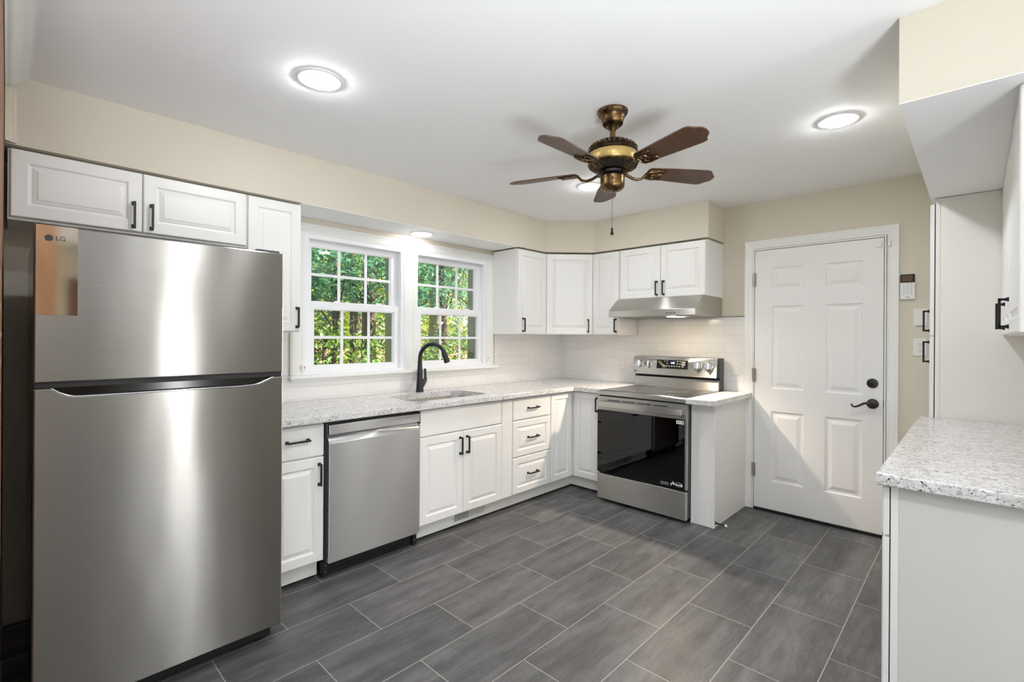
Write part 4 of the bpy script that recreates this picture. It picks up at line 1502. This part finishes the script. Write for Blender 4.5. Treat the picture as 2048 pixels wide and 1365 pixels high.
lz([(0.010, 2.306), (0.019, 2.304), (0.021, 2.296), (0.021, 2.288), (0.012, 2.284)], 'coupling', 'fandark', r, 24)
lz([(0.015, 2.288), (0.050, 2.286), (0.080, 2.278), (0.100, 2.264), (0.112, 2.248), (0.1165, 2.236), (0.1165, 2.229), (0.113, 2.226)], 'motor_cap', 'fandark', r, 48)
m = MB()
for i in range(30):
    a = 2 * PI * i / 30
    d = Vector((math.cos(a), math.sin(a), 0))
    m.tube([Vector((CX, CY, 0)) + d * 0.100 + Vector((0, 0, 2.265)), Vector((CX, CY, 0)) + d * 0.113 + Vector((0, 0, 2.246))], [0.005, 0.006], 6)
m.build('scallop', 'fanmetal', r, smooth=True)
band = lz([(0.112, 2.2265), (0.1145, 2.222), (0.1150, 2.205), (0.1145, 2.186), (0.112, 2.182)], 'band', 'fanband', r, 48)
m = MB()
for i in range(16):
    a = 2 * PI * (i + 0.3) / 16
    d = Vector((math.cos(a), math.sin(a), 0))
    m.tube([Vector((CX, CY, 0)) + d * 0.1148 + Vector((0, 0, 2.223)), Vector((CX, CY, 0)) + d * 0.1148 + Vector((0, 0, 2.185))], 0.0016, 5)
m.build('band_seam', 'brassline', band)
lz([(0.112, 2.1825), (0.1175, 2.180), (0.1175, 2.174), (0.110, 2.168), (0.098, 2.158), (0.080, 2.148), (0.068, 2.144), (0.062, 2.142)], 'motor_base', 'fanmetal', r, 48)
m = MB()
for i in range(30):
    a = 2 * PI * i / 30
    d = Vector((math.cos(a), math.sin(a), 0))
    t_ = Vector((-d.y, d.x, 0))
    c = Vector((CX, CY, 0))
    q = [c + d * 0.1075 + Vector((0, 0, 2.1662)), c + d * 0.076 + Vector((0, 0, 2.1462))]
    dn_ = Vector((0, 0, -0.0016)) + d * 0.0008
    vs = [m.bm.verts.new(q[0] + t_ * 0.0075 + dn_), m.bm.verts.new(q[0] - t_ * 0.0075 + dn_), m.bm.verts.new(q[1] - t_ * 0.0045 + dn_), m.bm.verts.new(q[1] + t_ * 0.0045 + dn_)]
    m.bm.faces.new(vs)
ex = bmesh.ops.extrude_face_region(m.bm, geom=m.bm.faces[:])
bmesh.ops.translate(m.bm, verts=[v for v in ex['geom'] if isinstance(v, bmesh.types.BMVert)], vec=(0, 0, 0.003))
m.build('vent_slot', 'gap', r)
lz([(0.060, 2.1425), (0.070, 2.138), (0.070, 2.128), (0.058, 2.124), (0.050, 2.122)], 'flywheel', 'black', r, 36)
cup = lz([(0.050, 2.1215), (0.057, 2.118), (0.0575, 2.080), (0.055, 2.066), (0.046, 2.056), (0.026, 2.050), (0.008, 2.048), (0.002, 2.047)], 'switch_cup', 'fanmetal', r, 36)
for k in range(5):
    an = R(37.5 + 72 * k)
    rd = Vector((math.cos(an), math.sin(an), 0))
    td = Vector((-rd.y, rd.x, 0))
    c0 = Vector((CX, CY, 2.150))
    pt = R(-12)
    sd_ = td * math.cos(pt) + Vector((0, 0, 1)) * math.sin(pt)
    nd = rd.cross(sd_)
    PB = lambda a, b, c, c0=c0, rd=rd, sd_=sd_, nd=nd: c0 + rd * a + sd_ * b + nd * c
    half = [(0.175, 0.030), (0.180, 0.040), (0.190, 0.045), (0.30, 0.053), (0.42, 0.0605), (0.470, 0.063), (0.488, 0.061), (0.498, 0.054), (0.503, 0.045), (0.510, 0.036), (0.521, 0.030), (0.530, 0.020), (0.534, 0.0)]
    poly = half + [(a, -b) for a, b in half[-2::-1]]
    m = MB()
    m.prism(poly, PB, -0.003, 0.003, 0.001)
    bl = m.build('blade', 'blade', r)
    # blade iron: an S bracket with an open scroll plate under the blade
    m = MB()
    m.tube([Vector((CX, CY, 2.133)) + rd * 0.052, Vector((CX, CY, 2.131)) + rd * 0.075, Vector((CX, CY, 2.120)) + rd * 0.098, Vector((CX, CY, 2.114)) + rd * 0.125, Vector((CX, CY, 2.120)) + rd * 0.150, PB(0.172, 0, -0.008)], [0.009, 0.008, 0.0075, 0.007, 0.0065, 0.006], 8)
    dz = -0.0075
    m.torus(PB(0.200, 0, dz), rd, sd_, 0.030, 0.026, 0.0040, 22, 6)
    m.torus(PB(0.232, 0.021, dz), (rd * 0.94 + sd_ * 0.34), (sd_ * 0.94 - rd * 0.34), 0.034, 0.0155, 0.0036, 22, 6)
    m.torus(PB(0.232, -0.021, dz), (rd * 0.94 - sd_ * 0.34), (sd_ * 0.94 + rd * 0.34), 0.034, 0.0155, 0.0036, 22, 6)
    m.tube([PB(0.168, 0.0, dz), PB(0.180, 0.034, dz), PB(0.215, 0.042, dz), PB(0.262, 0.036, dz)], 0.0036, 6)
    m.tube([PB(0.168, 0.0, dz), PB(0.180, -0.034, dz), PB(0.215, -0.042, dz), PB(0.262, -0.036, dz)], 0.0036, 6)
    m.build('blade_iron', 'fanmetal', bl, smooth=True)
cd = Vector((-0.85, -0.53, 0)).normalized()
cp_ = Vector((CX, CY, 0)) + cd * 0.062 + Vector((0.012, -0.012, 0))
m = MB()
m.tube([Vector((CX, CY, 2.098)) + cd * 0.054, Vector((CX, CY, 2.097)) + cd * 0.066], 0.006, 10)
m.build('chain_outlet', 'fandark', cup, smooth=True)
cp_ = Vector((CX, CY, 0)) + cd * 0.065
m = MB()
m.tube([cp_ + Vector((0, 0, 2.097)), cp_ + Vector((0, 0, 1.99))], 0.0011, 6)
for i in range(26):
    z = 1.99 - i * 0.005
    m.lathe([(0.0004, z), (0.0018, z - 0.0018), (0.0004, z - 0.0036)], (cp_.x, cp_.y, 0), n=6)
ch = m.build('pull_chain', 'fanmetal', r)
m = MB()
m.lathe([(0.002, 1.862), (0.0045, 1.858), (0.0050, 1.852), (0.0035, 1.848), (0.006, 1.842), (0.0078, 1.832), (0.0075, 1.829), (0.002, 1.8285)], (cp_.x, cp_.y, 0), n=14)
m.build('fob', 'fandark', ch, smooth=True)

# ------------------------------------------------------------------ recessed downlights
def downlight(x, y, z, label, mat, rad=0.093):
    r = thing('recessed_downlight', label, 'ceiling light', (x, y, z), 'recessed downlights')
    m = MB()
    m.lathe([(rad, z - 0.0003), (rad, z - 0.003), (rad - 0.004, z - 0.0055), (rad - 0.022, z - 0.0065), (rad - 0.025, z - 0.005), (rad - 0.025, z - 0.001)], (x, y, 0), n=40, close=False)
    m.build('trim_ring', 'white', r, smooth=True)
    m = MB()
    m.lathe([(rad - 0.0255, z - 0.001), (rad - 0.0255, z - 0.008), (rad - 0.030, z - 0.0125), (rad - 0.042, z - 0.0165), (rad - 0.065, z - 0.019), (0.002, z - 0.020)], (x, y, 0), n=32)
    lab(m.build('lens', mat, r, smooth=True), 'glowing white lens')
    return r
downlight(0.911, 2.012, CH, 'lit recessed downlight in the ceiling above the refrigerator and sink counter', 'lamp')
downlight(2.885, 2.010, CH, 'lit recessed downlight in the ceiling behind the fan blades', 'lamp')
downlight(2.845, 0.503, CH, 'lit recessed downlight in the ceiling nearest the entry door', 'lamp')
downlight(0.905, 0.505, CH, 'lit recessed downlight in the ceiling over the camera, out of view', 'lamp')
downlight(2.210, 3.092, SZ - 0.003, 'round recessed downlight under the soffit above the window', 'lampsink')
for x, y in ((-1.4, -1.9), (0.9, -1.7), (3.0, -1.9)):  # unseen downlights added to fill the room with light
    r = downlight(x, y, CH, 'added unseen fill downlight in the adjoining room behind the camera', 'lamp')
    r['group'] = 'added fill downlights of the adjoining room'

# ------------------------------------------------------------------ outside
def flat(name, x0, x1, y0, y1, z0, z1, mat):
    return MB().box(x0, x1, y0, y1, z0, z1).build(name, mat, kind='structure')
flat('ground_outside', -30, 45, 3.45, 18.5, -0.6, -0.1, 'ground_out')
flat('ground_lawn', -30, 45, 18.5, 60, -0.6, 0.02, 'lawn')

def leaves(n, center, size, ll, name, mat, parent, seed, shell=0.0, droop=0.5):
    rnd = random.Random(seed)
    V, F = [], []
    off = wloc(parent)
    cx, cy, cz = center
    clumps = []
    for _ in range(max(10, n // 45)):
        while True:
            p = Vector((rnd.uniform(-1, 1), rnd.uniform(-1, 1), rnd.uniform(-1, 1)))
            if shell < p.length < 1:
                break
        clumps.append(p)
    for _ in range(n):
        p = rnd.choice(clumps)
        s_ = 0.26
        q = Vector((cx + (p.x + rnd.gauss(0, s_ * 0.5)) * size[0], cy + (p.y + rnd.gauss(0, s_ * 0.5)) * size[1], cz + (p.z + rnd.gauss(0, s_ * 0.4)) * size[2]))
        if q.y < 4.3:
            q.y = 4.3 + (4.3 - q.y) * 0.5
        if q.z < 0.0:
            q.z = abs(q.z) * 0.5
        az = rnd.uniform(0, 2 * PI)
        d = Vector((math.cos(az), math.sin(az), -rnd.uniform(0.0, 1.6) * droop + rnd.uniform(-0.3, 0.3))).normalized()
        u = d.cross(Vector((rnd.uniform(-0.5, 0.5), rnd.uniform(-0.5, 0.5), 1))).normalized()
        nn = u.cross(d)
        L_ = ll * rnd.uniform(0.65, 1.25)
        w_ = L_ * rnd.uniform(0.17, 0.25)
        b = len(V)
        q = q - off
        for t in (q, q + d * L_ * 0.38 + u * w_ + nn * w_ * 0.35, q + d * L_ - nn * L_ * 0.10, q + d * L_ * 0.38 - u * w_ + nn * w_ * 0.35):
            V.append(tuple(t))
        F.append((b, b + 1, b + 2))
        F.append((b, b + 2, b + 3))
    me = bpy.data.meshes.new(name)
    me.from_pydata(V, [], F)
    me.materials.append(M[mat])
    o = bpy.data.objects.new(name, me)
    COL.objects.link(o)
    o.parent = parent
    return o

def tree(name, label, x, y, h, tr, crown_c, crown_s, n, ll, mat, seed, bark='bark', lean=(0, 0), group=None):
    r = thing(name, label, 'tree' if 'tree' in name else 'shrub', (x, y, -0.1), group)
    rnd = random.Random(seed + 99)
    m = MB()
    pts = [Vector((x + lean[0] * t + rnd.uniform(-0.05, 0.05), y + lean[1] * t, -0.1 + h * t)) for t in [i / 6 for i in range(7)]]
    m.tube(pts, [tr * (1.25 - 0.75 * i / 6) for i in range(7)], 10)
    m.build('trunk', bark, r, smooth=True)
    m = MB()
    c = Vector(crown_c)
    for i in range(9):
        p0 = pts[2 + i % 5]
        e = c + Vector((rnd.uniform(-0.8, 0.8) * crown_s[0], rnd.uniform(-0.8, 0.8) * crown_s[1], rnd.uniform(-0.7, 0.8) * crown_s[2]))
        if e.y < 4.4:
            e.y = 4.4
        mid = p0.lerp(e, 0.5) + Vector((0, 0, 0.15))
        m.tube([p0, mid, e], [tr * 0.35, tr * 0.2, tr * 0.08], 6)
    m.build('branch', bark, r)
    leaves(n, crown_c, crown_s, ll, 'foliage', mat, r, seed)
    return r

tree('broadleaf_shrub', 'dark glossy shrub low outside the window nearest the refrigerator', 3.0, 6.4, 1.4, 0.04, (3.1, 6.4, 0.75), (1.5, 0.9, 0.85), 1900, 0.13, 'leaf_mid', 11)
tree('broadleaf_tree', 'blue-green drooping tree just outside the window nearest the refrigerator', 3.35, 6.9, 4.5, 0.05, (3.3, 6.6, 2.45), (1.7, 1.0, 0.95), 3000, 0.14, 'leaf_blue', 12)
tree('broadleaf_tree', 'dark trunked tree seen behind the meeting rail of the window nearest the refrigerator', 4.55, 8.0, 6.0, 0.12, (4.6, 8.4, 2.9), (1.9, 1.2, 1.1), 2200, 0.125, 'leaf_blue', 13)
tree('broadleaf_tree', 'thin dark trunked tree between the two windows', 5.0, 9.4, 6.0, 0.09, (5.2, 9.6, 2.0), (2.0, 1.2, 1.9), 1700, 0.14, 'leaf_mid', 14)
tree('broadleaf_tree', 'yellow-green sunlit tree further back outside the first window', 5.4, 12.4, 8.0, 0.14, (5.6, 12.4, 3.0), (2.9, 1.5, 2.4), 4600, 0.17, 'leaf_lime', 15)
tree('broadleaf_tree', 'tall yellow-green tree far back between the windows', 8.3, 13.0, 8.0, 0.14, (8.3, 13.0, 3.2), (2.9, 1.5, 2.6), 4600, 0.17, 'leaf_lime', 16)
tree('broadleaf_tree', 'blue-green tree close outside the window behind the faucet', 5.4, 6.9, 5.0, 0.06, (5.4, 6.9, 2.5), (1.2, 0.8, 1.0), 2200, 0.12, 'leaf_blue', 17)
tree('broadleaf_shrub', 'dark shrub low outside the window behind the faucet', 6.0, 6.6, 1.4, 0.04, (5.9, 6.7, 0.8), (1.5, 0.8, 0.95), 1700, 0.13, 'leaf_mid', 18)
tree('broadleaf_tree', 'pale trunked tree in the middle of the window behind the faucet', 7.6, 9.9, 7.0, 0.20, (7.6, 10.2, 3.2), (1.7, 1.0, 1.2), 1800, 0.13, 'leaf_mid', 19, 'bark_pale')
tree('broadleaf_tree', 'leaning dark tree at the far side of the window behind the faucet', 8.0, 8.6, 6.0, 0.08, (8.4, 8.6, 2.2), (1.5, 0.9, 1.7), 2000, 0.13, 'leaf_blue', 20, lean=(-0.8, 0))
tree('broadleaf_tree', 'broad light green tree far back outside the window behind the faucet', 12.0, 13.0, 8.0, 0.16, (12.0, 13.0, 3.2), (3.0, 1.6, 2.8), 4600, 0.17, 'leaf_lime', 21)
tree('broadleaf_tree', 'mid green woodland tree far behind the first window', 7.0, 16.5, 9.0, 0.18, (7.0, 16.5, 3.0), (3.4, 1.4, 2.9), 4200, 0.22, 'leaf_mid', 22)
tree('broadleaf_tree', 'mid green woodland tree far behind the faucet', 12.5, 16.5, 9.0, 0.18, (12.5, 16.5, 3.0), (3.6, 1.4, 2.9), 4200, 0.22, 'leaf_mid', 23)

# far fence glimpsed below the leaves
r = thing('wooden_fence', 'low pinkish wooden fence far back between the tree trunks', 'fence', (14, 22, 0))
for k in range(44):
    x = 5.0 + k * 0.42
    MB().box(x, x + 0.39, 22.0, 22.03, 0.05, 0.78).build('board', 'fence', r)
for z in (0.25, 0.62):
    MB().box(5.0, 23.5, 22.035, 22.08, z, z + 0.09).build('rail', 'fence', r)
for k in range(9):
    MB().box(5.0 + k * 2.3, 5.1 + k * 2.3, 22.085, 22.18, 0.0, 0.9).build('post', 'fence', r)
